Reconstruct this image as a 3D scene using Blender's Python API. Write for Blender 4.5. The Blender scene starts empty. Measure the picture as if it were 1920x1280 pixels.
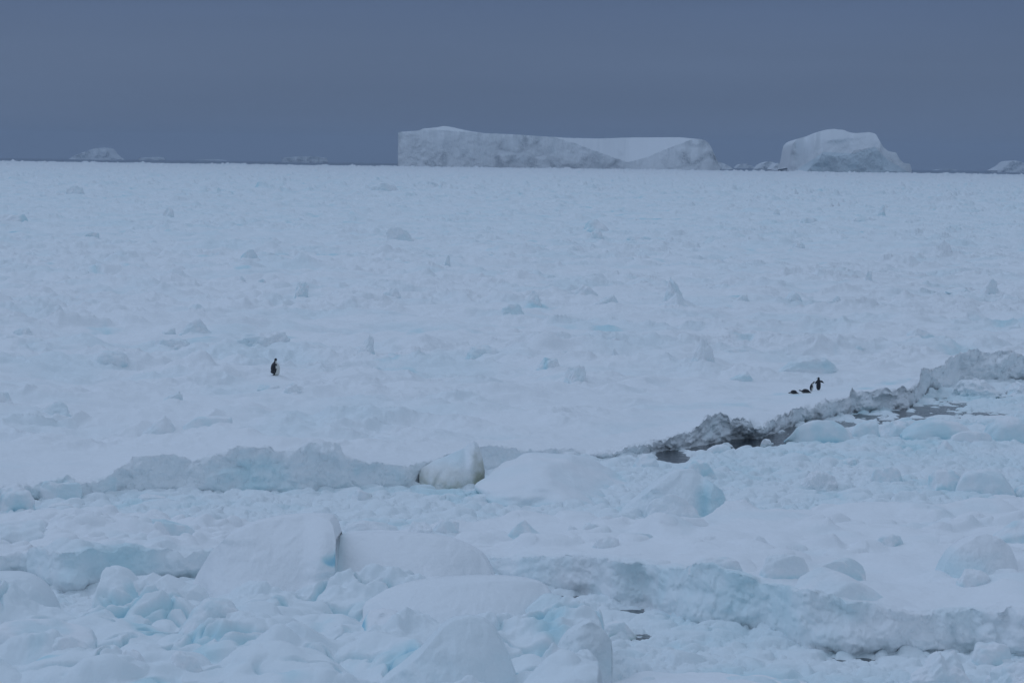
import bpy, math, random
import numpy as np
from mathutils import Vector, Matrix
sc = bpy.context.scene

# ------------------------------------------------------------------ camera
F = 5333.0            # focal length in pixels of a 1920 wide picture (100 mm on 36 mm)
H = 14.5              # eye height above the sea (deck of a ship)
PITCH = math.atan((640 - 303.7) / F)
ROLL = 0.0132
cf = Vector((0, math.cos(PITCH), -math.sin(PITCH)))
cu0 = Vector((0, math.sin(PITCH), math.cos(PITCH)))
cr0 = Vector((1, 0, 0))
cr = cr0 * math.cos(ROLL) + cu0 * math.sin(ROLL)
cu = cu0 * math.cos(ROLL) - cr0 * math.sin(ROLL)
cam = bpy.data.cameras.new('camera'); cam.lens = 100; cam.sensor_width = 36
cam.clip_start = 1; cam.clip_end = 60000
co = bpy.data.objects.new('camera', cam); sc.collection.objects.link(co)
M = Matrix((cr, cu, -cf)).transposed().to_4x4(); M.translation = (0, 0, H)
co.matrix_world = M
sc.camera = co

# ------------------------------------------------------------------ world and sun
SUN_EL, SUN_AZ = math.radians(48), math.radians(-65)     # soft sun behind thick cloud, to the left
w = bpy.data.worlds.new('World'); sc.world = w; w.use_nodes = True
nt = w.node_tree; N = nt.nodes; L = nt.links; N.clear()
out = N.new('ShaderNodeOutputWorld'); bg = N.new('ShaderNodeBackground')
sky = N.new('ShaderNodeTexSky'); sky.sky_type = 'NISHITA'; sky.sun_disc = False
sky.sun_elevation = SUN_EL; sky.sun_rotation = SUN_AZ
tc = N.new('ShaderNodeTexCoord'); sep = N.new('ShaderNodeSeparateXYZ')
L.new(tc.outputs['Generated'], sep.inputs[0])
ramp = N.new('ShaderNodeValToRGB'); ramp.color_ramp.interpolation = 'EASE'
cl = [(0.0, (.112, .161, .260)), (.03, (.100, .147, .247)), (.062, (.079, .122, .222)), (.14, (.17, .23, .35)),
      (.36, (.29, .375, .505)), (1.0, (.330, .424, .575))]
e = ramp.color_ramp.elements
e[0].position, e[0].color = cl[0][0], (*cl[0][1], 1)
e[1].position, e[1].color = cl[-1][0], (*cl[-1][1], 1)
for p_, c_ in cl[1:-1]:
    q = e.new(p_); q.color = (*c_, 1)
L.new(sep.outputs['Z'], ramp.inputs[0])
ramp2 = N.new('ShaderNodeValToRGB'); e2 = ramp2.color_ramp.elements      # the paler sky behind the camera
e2[0].color = (.27, .35, .475, 1); e2[1].color = (.330, .424, .575, 1)
L.new(sep.outputs['Z'], ramp2.inputs[0])
my = N.new('ShaderNodeMapRange'); my.interpolation_type = 'SMOOTHSTEP'; my.inputs['From Min'].default_value = .55; my.inputs['From Max'].default_value = -.5
L.new(sep.outputs['Y'], my.inputs[0])
mxy = N.new('ShaderNodeMix'); mxy.data_type = 'RGBA'; L.new(my.outputs[0], mxy.inputs[0]); L.new(ramp.outputs[0], mxy.inputs[6]); L.new(ramp2.outputs[0], mxy.inputs[7])
mp = N.new('ShaderNodeMapping'); mp.inputs['Scale'].default_value = (1.2, 1.2, 14)
L.new(tc.outputs['Generated'], mp.inputs[0])
nz = N.new('ShaderNodeTexNoise'); nz.inputs['Scale'].default_value = 2.2; nz.inputs['Detail'].default_value = 4
nz.inputs['Roughness'].default_value = .45
L.new(mp.outputs[0], nz.inputs[0])
mr = N.new('ShaderNodeMapRange'); mr.inputs['From Min'].default_value = .36; mr.inputs['From Max'].default_value = .64
mr.inputs['To Min'].default_value = .92; mr.inputs['To Max'].default_value = 1.08
L.new(nz.outputs['Fac'], mr.inputs[0])
mul = N.new('ShaderNodeVectorMath'); mul.operation = 'SCALE'
L.new(mxy.outputs[2], mul.inputs[0]); L.new(mr.outputs[0], mul.inputs['Scale'])
sks = N.new('ShaderNodeVectorMath'); sks.operation = 'SCALE'; sks.inputs['Scale'].default_value = .10
L.new(sky.outputs[0], sks.inputs[0])
mx = N.new('ShaderNodeMix'); mx.data_type = 'RGBA'; mx.inputs[0].default_value = .97   # 97 % cloud deck
L.new(sks.outputs[0], mx.inputs[6]); L.new(mul.outputs[0], mx.inputs[7])
L.new(mx.outputs[2], bg.inputs[0]); bg.inputs[1].default_value = 1.0
L.new(bg.outputs[0], out.inputs[0])
sl = bpy.data.lights.new('sun', 'SUN'); sl.energy = .5; sl.angle = math.radians(40); sl.color = (.55, .68, .95)
so = bpy.data.objects.new('sun', sl); sc.collection.objects.link(so)
sd = Vector((math.sin(SUN_AZ) * math.cos(SUN_EL), math.cos(SUN_AZ) * math.cos(SUN_EL), math.sin(SUN_EL)))
so.rotation_euler = sd.to_track_quat('Z', 'Y').to_euler()
sc.view_settings.view_transform = 'Standard'; sc.view_settings.look = 'None'
sc.view_settings.exposure = 0; sc.view_settings.gamma = 1

# ------------------------------------------------------------------ pixel -> world helpers
def ray(px, py):
    return cf * F + cr * (px - 960) + cu * (640 - py)
def P(px, py, z=0.0):
    d = ray(px, py); k = (z - H) / d.z
    return (d.x * k, d.y * k)
def atY(px, py, Y):
    d = ray(px, py); k = Y / d.y
    return d.x * k, H + d.z * k
def curve(pts, z=0.0):
    """picture points -> (t, Y) ground curve, t = X/Y"""
    q = sorted((lambda a: (a[0] / a[1], a[1]))(P(px, py, z)) for px, py in pts)
    return np.array([a[0] for a in q]), np.array([a[1] for a in q])
def t_of(px, py=900):
    d = ray(px, py); return d.x / d.y
def eye(px):
    return 303.7 + (px - 960) * ROLL

# ------------------------------------------------------------------ noise
rng = np.random.RandomState(7)
PERM = rng.permutation(1024).astype(np.int32); PERM = np.concatenate([PERM, PERM])
RV = rng.rand(1024).astype(np.float32)
ANG = rng.rand(1024) * 2 * np.pi
GX, GY = np.cos(ANG).astype(np.float32), np.sin(ANG).astype(np.float32)
G3 = rng.randn(1024, 3); G3 /= np.linalg.norm(G3, axis=1)[:, None]; G3 = G3.astype(np.float32)
def hsh(ix, iy, s):
    return PERM[(PERM[(ix + s * 131) & 1023] + iy) & 1023]
def n2(x, y, s=0):
    x = np.asarray(x, np.float64); y = np.asarray(y, np.float64)
    fx_, fy_ = np.floor(x), np.floor(y)
    ix, iy = fx_.astype(np.int64), fy_.astype(np.int64)
    fx, fy = (x - fx_).astype(np.float32), (y - fy_).astype(np.float32)
    u = fx * fx * fx * (fx * (fx * 6 - 15) + 10); v = fy * fy * fy * (fy * (fy * 6 - 15) + 10)
    def g(a, b):
        h = hsh(ix + a, iy + b, s); return GX[h] * (fx - a) + GY[h] * (fy - b)
    a = g(0, 0); a = a + (g(1, 0) - a) * u
    b = g(0, 1); b = b + (g(1, 1) - b) * u
    return (a + (b - a) * v) * 1.5
def fbm2(x, y, o=4, s=0, gain=.5):
    r = 0; a = 1; f = 1; tot = 0
    for i in range(o):
        r = r + a * n2(x * f + 17.3 * i, y * f - 9.1 * i, s + i); tot += a; a *= gain; f *= 2.03
    return r / tot
def n3(p, s=0):
    fl = np.floor(p); i = fl.astype(np.int64); f = (p - fl).astype(np.float32)
    u = f * f * (3 - 2 * f); r = 0
    for a in (0, 1):
        for b in (0, 1):
            for c in (0, 1):
                h = PERM[(PERM[(PERM[(i[..., 0] + a + s * 131) & 1023] + i[..., 1] + b) & 1023] + i[..., 2] + c) & 1023]
                g = G3[h]
                d = g[..., 0] * (f[..., 0] - a) + g[..., 1] * (f[..., 1] - b) + g[..., 2] * (f[..., 2] - c)
                r = r + d * (u[..., 0] if a else 1 - u[..., 0]) * (u[..., 1] if b else 1 - u[..., 1]) * (u[..., 2] if c else 1 - u[..., 2])
    return r * 1.5
def fbm3(p, o=4, s=0, gain=.5, ridge=False):
    r = 0; a = 1; f = 1; tot = 0
    for i in range(o):
        v = n3(p * f + 13.7 * i, s + i)
        if ridge: v = 1 - 2 * np.abs(v) * 1.6
        r = r + a * v; tot += a; a *= gain; f *= 2.07
    return r / tot
def sst(a, b, x):
    k = np.clip((x - a) / (b - a), 0, 1); return k * k * (3 - 2 * k)
def slabs(x, y, s, keep=.5):
    """tilted, snow softened broken plates: random height and tilt per voronoi cell"""
    fx_, fy_ = np.floor(x), np.floor(y); ix, iy = fx_.astype(np.int64), fy_.astype(np.int64)
    fx, fy = (x - fx_).astype(np.float32), (y - fy_).astype(np.float32)
    d1 = np.full(fx.shape, 9., np.float32); d2 = d1.copy(); hv = np.zeros_like(d1)
    for a in (-1, 0, 1):
        for b in (-1, 0, 1):
            h = hsh(ix + a, iy + b, s)
            dx = fx - a - RV[h]; dy = fy - b - RV[(h * 7 + 3) & 1023]
            d = dx * dx + dy * dy
            r = RV[(h * 13 + 5) & 1023]
            v = np.where(r < keep, 0, (r - keep) / (1 - keep)) + .0
            v = v * (.6 + 1.1 * (dx * (RV[(h * 3 + 1) & 1023] - .5) + dy * (RV[(h * 5 + 2) & 1023] - .5)) - .5 * d)
            near = d < d1
            d2 = np.where(near, d1, np.minimum(d2, d)); hv = np.where(near, v, hv); d1 = np.where(near, d, d1)
    e_ = np.sqrt(d2) - np.sqrt(d1)
    return np.maximum(hv, 0) * sst(0, .42, e_)
def lumps(x, y, s, rmin=.25, rmax=.75, keep=.2, ex_=.5):
    """heaped rounded lumps"""
    fx_, fy_ = np.floor(x), np.floor(y); ix, iy = fx_.astype(np.int64), fy_.astype(np.int64)
    fx, fy = (x - fx_).astype(np.float32), (y - fy_).astype(np.float32)
    o = np.zeros_like(fx)
    for a in (-1, 0, 1):
        for b in (-1, 0, 1):
            h = hsh(ix + a, iy + b, s)
            dx = fx - a - RV[h]; dy = fy - b - RV[(h * 7 + 3) & 1023]
            k = RV[(h * 13 + 5) & 1023]
            r = np.where(k < keep, .01, rmin + (rmax - rmin) * k * k)
            an = RV[(h * 11 + 9) & 1023] * 6.28; ca, sa = np.cos(an), np.sin(an)
            ex = dx * ca + dy * sa; ey = (-dx * sa + dy * ca) * 1.5
            q = 1 - (ex * ex + ey * ey) / (r * r)
            tl = 1 + .5 * ex / r
            o = np.maximum(o, np.maximum(q, 0) ** ex_ * r * tl)
    return o

# ------------------------------------------------------------------ mesh helpers
def mesh_obj(name, V, Fq, mat, parent=None, attrs=None, tri=False, smooth=True, loc=None):
    me = bpy.data.meshes.new(name)
    V = np.asarray(V, np.float32); Fq = np.asarray(Fq, np.int32)
    n = Fq.shape[1]
    me.vertices.add(len(V)); me.vertices.foreach_set('co', V.ravel())
    me.loops.add(Fq.size); me.loops.foreach_set('vertex_index', Fq.ravel())
    me.polygons.add(len(Fq))
    me.polygons.foreach_set('loop_start', np.arange(0, Fq.size, n, dtype=np.int32))
    me.polygons.foreach_set('loop_total', np.full(len(Fq), n, np.int32))
    me.polygons.foreach_set('use_smooth', np.full(len(Fq), smooth, bool))
    me.update(calc_edges=True)
    for k, v in (attrs or {}).items():
        a = me.attributes.new(k, 'FLOAT', 'POINT'); a.data.foreach_set('value', np.asarray(v, np.float32).ravel())
    if isinstance(mat, (list, tuple)):
        for m_ in mat: me.materials.append(m_)
    else: me.materials.append(mat)
    o = bpy.data.objects.new(name, me); sc.collection.objects.link(o)
    if parent: o.parent = parent
    if loc is not None: o.location = loc
    return o
def grid_faces(nr, nc):
    i = np.arange(nr - 1)[:, None] * nc + np.arange(nc - 1)[None, :]
    return np.stack([i, i + 1, i + nc + 1, i + nc], -1).reshape(-1, 4)
def tag(o, label=None, cat=None, group=None, kind=None):
    if label: o['label'] = label
    if cat: o['category'] = cat
    if group: o['group'] = group
    if kind: o['kind'] = kind
    return o

# ------------------------------------------------------------------ materials
def ice_mat(name, snow=(.86, .885, .90), ice=(.60, .79, .83), deep=(.33, .62, .74), s1=5., s2=38., d1=.05, d2=.008, stain=None, rough=.62, patch=.0):
    m = bpy.data.materials.new(name); m.use_nodes = True; n = m.node_tree.nodes; l = m.node_tree.links
    b = n['Principled BSDF']
    at = n.new('ShaderNodeAttribute'); at.attribute_name = 'ice'
    tc_ = n.new('ShaderNodeTexCoord')
    na = n.new('ShaderNodeTexNoise'); na.inputs['Scale'].default_value = s1; na.inputs['Detail'].default_value = 6
    nb = n.new('ShaderNodeTexNoise'); nb.inputs['Scale'].default_value = s2; nb.inputs['Detail'].default_value = 3
    l.new(tc_.outputs['Object'], na.inputs[0]); l.new(tc_.outputs['Object'], nb.inputs[0])
    ma = n.new('ShaderNodeMath'); ma.operation = 'MULTIPLY_ADD'; ma.inputs[1].default_value = .35; ma.inputs[2].default_value = -.175
    l.new(na.outputs['Fac'], ma.inputs[0])
    mm = n.new('ShaderNodeMath'); mm.operation = 'MULTIPLY'; l.new(ma.outputs[0], mm.inputs[0]); l.new(at.outputs['Fac'], mm.inputs[1])
    ad = n.new('ShaderNodeMath'); ad.operation = 'ADD'; ad.use_clamp = True; l.new(at.outputs['Fac'], ad.inputs[0]); l.new(mm.outputs[0], ad.inputs[1])
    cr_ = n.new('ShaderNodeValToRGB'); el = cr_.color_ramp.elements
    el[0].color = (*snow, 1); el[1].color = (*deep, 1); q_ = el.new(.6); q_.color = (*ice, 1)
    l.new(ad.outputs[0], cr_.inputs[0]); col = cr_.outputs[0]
    if stain:
        a2 = n.new('ShaderNodeAttribute'); a2.attribute_name = 'stain'
        mx_ = n.new('ShaderNodeMix'); mx_.data_type = 'RGBA'; l.new(a2.outputs['Fac'], mx_.inputs[0]); l.new(col, mx_.inputs[6])
        mx_.inputs[7].default_value = (*stain, 1); col = mx_.outputs[2]
    l.new(col, b.inputs['Base Color'])
    b.inputs['Roughness'].default_value = rough; b.inputs['Specular IOR Level'].default_value = .25
    b1 = n.new('ShaderNodeBump'); b1.inputs['Strength'].default_value = .8; b1.inputs['Distance'].default_value = d1
    b2 = n.new('ShaderNodeBump'); b2.inputs['Strength'].default_value = .6; b2.inputs['Distance'].default_value = d2
    l.new(na.outputs['Fac'], b1.inputs['Height']); l.new(nb.outputs['Fac'], b2.inputs['Height'])
    l.new(b1.outputs[0], b2.inputs['Normal']); l.new(b2.outputs[0], b.inputs['Normal'])
    return m
M_SNOW = ice_mat('snow', d1=.03)
M_ICE = ice_mat('ice_block_snow', d1=.07, s1=2.6, d2=.012)
M_BRASH = ice_mat('brash', s1=4, d1=.07)
M_STAIN = ice_mat('stained_ice', stain=(.44, .45, .36))
M_BERG = ice_mat('iceberg_ice', snow=(.84, .87, .89), ice=(.66, .78, .83), deep=(.5, .68, .77), s1=.03, s2=.25, d1=.6, d2=.05)
M_BERG2 = ice_mat('far_iceberg_ice', snow=(.80, .84, .87), ice=(.60, .74, .80), s1=.03, s2=.2, d1=3.0, d2=1)
def sea_mat():
    m = bpy.data.materials.new('sea_water'); m.use_nodes = True; n = m.node_tree.nodes; l = m.node_tree.links
    b = n['Principled BSDF']; b.inputs['Base Color'].default_value = (.012, .022, .034, 1)
    b.inputs['Roughness'].default_value = .12; b.inputs['IOR'].default_value = 1.333
    tc_ = n.new('ShaderNodeTexCoord'); prev = None
    for s, d in ((.35, .12), (2.2, .05), (9, .012)):
        t = n.new('ShaderNodeTexNoise'); t.inputs['Scale'].default_value = s; t.inputs['Detail'].default_value = 4
        l.new(tc_.outputs['Object'], t.inputs[0])
        bp = n.new('ShaderNodeBump'); bp.inputs['Distance'].default_value = d; bp.inputs['Strength'].default_value = 1
        l.new(t.outputs['Fac'], bp.inputs['Height'])
        if prev: l.new(prev.outputs[0], bp.inputs['Normal'])
        prev = bp
    l.new(prev.outputs[0], b.inputs['Normal'])
    return m
M_SEA = sea_mat()
def flat_mat(name, c, r=.6):
    m = bpy.data.materials.new(name); m.use_nodes = True; n = m.node_tree.nodes; l = m.node_tree.links
    b = n['Principled BSDF']; b.inputs['Roughness'].default_value = r
    t = n.new('ShaderNodeTexNoise'); t.inputs['Scale'].default_value = 40; t.inputs['Detail'].default_value = 3
    tc_ = n.new('ShaderNodeTexCoord'); l.new(tc_.outputs['Object'], t.inputs[0])
    r_ = n.new('ShaderNodeValToRGB'); r_.color_ramp.elements[0].color = (*[k * .8 for k in c], 1); r_.color_ramp.elements[1].color = (*[min(1, k * 1.2) for k in c], 1)
    l.new(t.outputs['Fac'], r_.inputs[0]); l.new(r_.outputs[0], b.inputs['Base Color'])
    return m

# ------------------------------------------------------------------ sea
R_SEA = 15500
a = np.linspace(0, 2 * np.pi, 257)[:-1]
rr = np.array([0.5, 60, 400, 2000, 7000, R_SEA])
V = np.stack([np.outer(rr, np.cos(a)), np.outer(rr, np.sin(a)), np.zeros((6, 256))], -1).reshape(-1, 3)
i = np.arange(5)[:, None] * 256; j = np.arange(256)[None]; j2 = (j + 1) % 256
Fc = np.stack([i + j, i + 256 + j, i + 256 + j2, i + j2], -1).reshape(-1, 4)
tag(mesh_obj('sea', V, Fc, M_SEA), kind='structure')

# ------------------------------------------------------------------ shape of the pack edge (picture points of waterline and of the rim)
W_BOT = [(-420, 985), (-100, 965), (0, 960), (50, 947), (160, 943), (228, 933), (300, 930), (400, 930), (483, 930), (567, 932), (613, 930),
         (740, 923), (790, 912), (905, 890), (1000, 880), (1135, 869), (1187, 860), (1236, 849), (1297, 842), (1362, 829), (1430, 823),
         (1472, 807), (1505, 796), (1553, 787), (1613, 775), (1706, 767), (1724, 753), (1747, 737), (1773, 732), (1800, 723), (1890, 722), (1920, 717),
         (2100, 700), (2400, 680)]
W_TOP = [(-420, 925), (-100, 910), (0, 913), (33, 910), (50, 912), (70, 905), (93, 897), (123, 892), (140, 903), (193, 898), (215, 880), (226, 873), (250, 856), (300, 854), (340, 857), (355, 866), (370, 864), (393, 852), (420, 847), (440, 838),
         (460, 838), (480, 840), (500, 836), (512, 848), (545, 843), (573, 833), (603, 832), (633, 834), (645, 857), (673, 863), (767, 874), (800, 864),
         (880, 845), (913, 840), (940, 838), (983, 847), (1033, 843), (1073, 844), (1097, 857), (1140, 849), (1187, 834), (1233, 830), (1262, 821),
         (1288, 813), (1310, 800), (1323, 778), (1345, 779), (1362, 777), (1373, 790), (1385, 786), (1406, 788), (1415, 802), (1428, 803), (1436, 797), (1472, 779),
         (1497, 768), (1503, 761), (1511, 762), (1520, 769), (1537, 753), (1593, 747), (1600, 730), (1608, 737), (1647, 735), (1700, 731), (1722, 729), (1730, 690), (1745, 694),
         (1760, 690), (1773, 684), (1780, 671), (1800, 662), (1820, 658), (1833, 652), (1842, 661), (1870, 662), (1883, 657), (1900, 662), (1920, 668), (2100, 655), (2400, 640)]
tb, Yb_ = curve(W_BOT, 0)
def Yb(t): return np.interp(t, tb, Yb_)
def rim_curve(top, bot_t, bot_Y, dl=0.):
    ts, zs = [], []
    for px, py in top:
        t = t_of(px, py); Y = np.interp(t, bot_t, bot_Y); ts.append(t); zs.append(atY(px, py, Y + (dl(px) if callable(dl) else dl))[1])
    return np.array(ts), np.array(zs)
tt, zt_ = rim_curve(W_TOP, tb, Yb_, lambda px: .75 if px < 900 else .15)
def zrim(t): return np.interp(t, tt, zt_)
_ts = np.linspace(-.5, .5, 4001); _z = np.interp(_ts, tt, zt_); _k = np.hanning(161); _k /= _k.sum()
_zs = np.convolve(np.pad(_z, 80, 'edge'), _k, 'valid')
def zpl(t, s):     # plateau height of the main floe
    return 1.0 + (np.interp(t, _ts, _zs) * .85 - 1.0) * np.exp(-s / 12.)

def lod(lam, sp): return np.clip(lam / (2.2 * sp) - .35, 0, 1)
PADS = []
_x, _y = P(515.5, 703, 1.3); PADS += [(_x, _y - 4., 2.2, 6.5, 1.12), (_x, _y, .9, 1.1, 1.3)]
_x, _y = P(1513, 735, 1.05); PADS += [(_x, _y, 3.2, 9, 1.05)]
def main_h(X, Y, sp, drift=()):
    X = np.atleast_1d(np.asarray(X, float)); Y = np.atleast_1d(np.asarray(Y, float)); sp = np.broadcast_to(sp, X.shape)
    t = X / Y; s = Y - Yb(t)
    h = zpl(t, s)
    near = sst(1, 22, s)
    h = h + fbm2(X / 55, Y / 70, 3, 1) * .6 * near + fbm2(X / 9, Y / 7, 3, 5) * 1.15 * (.15 + .85 * near) * lod(8, sp)
    m = fbm2(X / 34, Y / 24, 3, 11) * 1.0 + .02
    m = (.05 + .95 * sst(-.06, .28, m)) * near * (1 - .85 * np.exp(-((t - .09) / .05) ** 2 - ((Y - 160) / 20) ** 2))
    m2 = sst(-.10, .30, fbm2(X / 11, Y / 10, 2, 15) + .02)
    rl = np.maximum(0, 1 - np.abs(fbm2(X / 42 + 3, Y / 17, 3, 17)) * 8.5) * near * (1 - .9 * np.exp(-((t - .09) / .05) ** 2 - ((Y - 160) / 20) ** 2)) * sst(-.25, .1, fbm2(X / 30, Y / 30, 2, 19))
    mm = np.maximum(m * (.12 + .88 * m2), rl * .95)
    h = h + rl * .38
    wx = fbm2(X / 2.3, Y / 2.3, 2, 21) * .6; wy = fbm2(X / 2.3 + 9, Y / 2.3, 2, 22) * .6
    ff = sst(450, 1500, Y)
    for lam, amp, s_, kp in ((.8, .16, 31, .4), (1.9, .62, 33, .45), (4.4, 1.35, 35, .55), (11, 4.2, 37, .62), (34, 7.5, 39, .72)):
        wgt = mm * np.clip(lam / (1.1 * sp) - .3, 0, 1) * amp
        if lam > 10: wgt = wgt * (ff if lam < 20 else sst(1800, 4500, Y))
        elif lam > 3: wgt = wgt * (.8 + 1.0 * ff)
        k = wgt > .004
        if k.any():
            q = min(lam, 2) / lam
            v = np.zeros_like(h); v[k] = slabs(X[k] / (1.35 * lam) + wx[k] * q, Y[k] / lam + wy[k] * q, s_, kp); h = h + v * wgt
    rdg = 1 - np.abs(fbm2((X + wx * 2) / 7.5, (Y + wy * 2) / 6.5, 3, 55)) * 4.2
    h = h + np.maximum(rdg, 0) ** 1.3 * .38 * (.2 + .8 * m) * near * lod(5, sp)
    h = h + fbm2(X / 2.6, Y / 2.6, 3, 57) * (.16 + .42 * mm) * near * lod(2, sp)
    h = h + fbm2(X / 1.0, Y / 1.1, 3, 51) * (.07 + .22 * mm) * lod(1., sp)
    sas = fbm2(X / 6.5 + fbm2(X / 9, Y / 9, 2, 60), Y / 1.6, 3, 61)                  # wind ridges
    h = h + np.maximum(sas, 0) * .36 * lod(1.5, sp) * (.3 + .7 * near)
    far = sst(1200, 5500, Y)
    h = h + far * (np.abs(fbm2(X / 30, Y / 60, 5, 71, .6)) * 3.2 - .3)
    for (cx, cy, rx, ry, z_) in PADS:
        k = (np.abs(X - cx) < 2.5 * rx) & (np.abs(Y - cy) < 2.5 * ry)
        if k.any():
            g = np.exp(-(((X[k] - cx) / rx) ** 2 + ((Y[k] - cy) / ry) ** 2) ** 2)
            h[k] = h[k] * (1 - g) + (z_ + (h[k] - 1.1) * .08) * g
    for (cx, cy, r, a_) in drift:
        k = (np.abs(X - cx) < 3 * r) & (np.abs(Y - cy) < 3.4 * r)
        if k.any():
            dx = X[k] - cx; dy = Y[k] - cy
            g = np.exp(-(dx * dx) / (r * r) - (dy * dy) / (1.3 * r * r))
            h[k] += a_ * g * (.85 + .9 * slabs(X[k] / (.45 * r), Y[k] / (.45 * r), 43, .4))
    return h
def hit(px, py):
    """where the picture ray meets the main floe"""
    z = 1.0
    for _ in range(8):
        x, y = P(px, py, z); z2 = float(main_h(x, y, .3)[0]); z = z + (z2 - z) * .6
    x, y = P(px, py, z); return x, y, float(main_h(x, y, .3)[0])

# ------------------------------------------------------------------ ice blocks
_ico = {}
def ico(k):
    if k in _ico: return _ico[k]
    if k == 0:
        g = (1 + 5 ** .5) / 2
        v = np.array([(-1, g, 0), (1, g, 0), (-1, -g, 0), (1, -g, 0), (0, -1, g), (0, 1, g), (0, -1, -g), (0, 1, -g), (g, 0, -1), (g, 0, 1), (-g, 0, -1), (-g, 0, 1)], float)
        f = np.array([(0, 11, 5), (0, 5, 1), (0, 1, 7), (0, 7, 10), (0, 10, 11), (1, 5, 9), (5, 11, 4), (11, 10, 2), (10, 7, 6), (7, 1, 8), (3, 9, 4), (3, 4, 2), (3, 2, 6), (3, 6, 8), (3, 8, 9), (4, 9, 5), (2, 4, 11), (6, 2, 10), (8, 6, 7), (9, 8, 1)])
    else:
        v0, f0 = ico(k - 1); n = len(v0)
        ed = np.sort(np.concatenate([f0[:, [0, 1]], f0[:, [1, 2]], f0[:, [2, 0]]]), 1)
        u, inv = np.unique(ed, axis=0, return_inverse=True); inv = inv.ravel()
        mid = (v0[u[:, 0]] + v0[u[:, 1]]) / 2; m = len(f0)
        a_, b_, c_ = inv[:m] + n, inv[m:2 * m] + n, inv[2 * m:] + n
        v = np.concatenate([v0, mid])
        f = np.concatenate([np.stack([f0[:, 0], a_, c_], 1), np.stack([f0[:, 1], b_, a_], 1), np.stack([f0[:, 2], c_, b_], 1), np.stack([a_, b_, c_], 1)])
    v = v / np.linalg.norm(v, axis=1)[:, None]
    _ico[k] = (v, f); return _ico[k]
DRIFT = []
def block(name, label, box, cat='ice block', group=None, zb=None, dep=.8, p=2.4, planes=0, pl=None, skew=0., taper=0., prof=None,
          amp=.10, rough=.5, seed=1, ice=.2, low=.3, mat=None, drift=True, stain=0, lean=0., lam=.55, icef=None):
    """box = (x0, y0, x1, y1) in the photograph; the block is built as a solid at its real distance and size"""
    x0, y0, x1, y1 = box; xc = (x0 + x1) / 2
    if zb is None: X, Y, z = hit(xc, y1)
    else: X, Y = P(xc, y1, zb); z = zb
    wd = (x1 - x0) * Y / F; b = dep * wd / 2; a_ = wd / 2
    ztop = atY(xc, y0, Y + b * .9)[1]
    c = max(ztop - z, .12 * wd)
    k = 4 if x1 - x0 < 40 else (5 if x1 - x0 < 110 else 6)
    d, f = ico(k)
    r = 1 / (np.abs(d) ** p).sum(1) ** (1 / p)
    R_ = np.random.RandomState(seed * 17 + 3)
    PLN = list(pl or []); planes = planes + 2
    for _ in range(planes):
        n_ = R_.randn(3); n_[2] = abs(n_[2]) * .8; n_ /= np.linalg.norm(n_); PLN.append((*n_, R_.uniform(.62, .92)))
    for nx_, ny_, nz_, o_ in PLN:
        dn = d[:, 0] * nx_ + d[:, 1] * ny_ + d[:, 2] * nz_
        q_ = np.where(dn > .02, o_ / np.maximum(dn, .02), 50.)
        hh = np.clip(.5 + .5 * (q_ - r) / .10, 0, 1); r = q_ * (1 - hh) + r * hh - .10 * hh * (1 - hh)
    v = d * r[:, None]
    n_l = fbm3(v / lam + seed * 3.7, 2, 3) * amp * 1.6
    v = v * (1 + n_l)[:, None]
    zz = np.clip(v[:, 2], 0, 1.5)
    v[:, 0] = v[:, 0] * (1 - taper * zz) + skew * zz; v[:, 1] = v[:, 1] * (1 - taper * zz * .8) + lean * zz
    if prof is not None:
        pu, ph = zip(*prof); v[:, 2] *= np.where(v[:, 2] > 0, np.interp(v[:, 0], pu, ph), 1)
    mxx = np.abs(v[:, 0]).max(); mz = v[:, 2].max()
    v[:, 0] /= mxx; v[:, 2] = np.where(v[:, 2] > 0, v[:, 2] / mz, v[:, 2] * .45)
    vw = v * np.array([a_, b, c])
    # surface roughness in metres
    fs = max(wd, .8)
    dn_ = fbm3(vw / (fs * .17) + seed, 4, 9, .55, ridge=True) * .022 * fs * rough + fbm3(vw / (fs * .45) + seed * 2, 3, 19) * .09 * fs * rough * .6
    nd = v / np.maximum(np.linalg.norm(v, axis=1), .05)[:, None]
    vw = vw + nd * dn_[:, None] * np.clip(c / (a_ + .01), .3, 1)[:, None] if np.ndim(c) else vw + nd * dn_[:, None] * min(max(c / a_, .35), 1)
    nn = fbm3(vw / (.35 * wd) + seed * 5, 3, 29)
    zr = v[:, 2]
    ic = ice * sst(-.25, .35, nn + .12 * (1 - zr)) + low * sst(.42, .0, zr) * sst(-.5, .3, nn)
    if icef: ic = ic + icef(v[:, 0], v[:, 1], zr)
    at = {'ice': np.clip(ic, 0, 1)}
    m_ = mat or M_ICE
    if stain:
        at['stain'] = np.clip(stain * (sst(.25, .85, v[:, 0]) * .9 + .75 * sst(.55, .0, zr) * sst(-.4, .2, nn)) * (.6 + .8 * nn), 0, 1)
    ctr = (X, Y + b * .9, z)
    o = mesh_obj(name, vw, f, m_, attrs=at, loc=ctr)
    tag(o, label, cat, group)
    if drift: DRIFT.append((X, Y + b * .2, wd * .70, min(.26 * c, .6)))
    return o

exec_blocks = []
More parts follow.
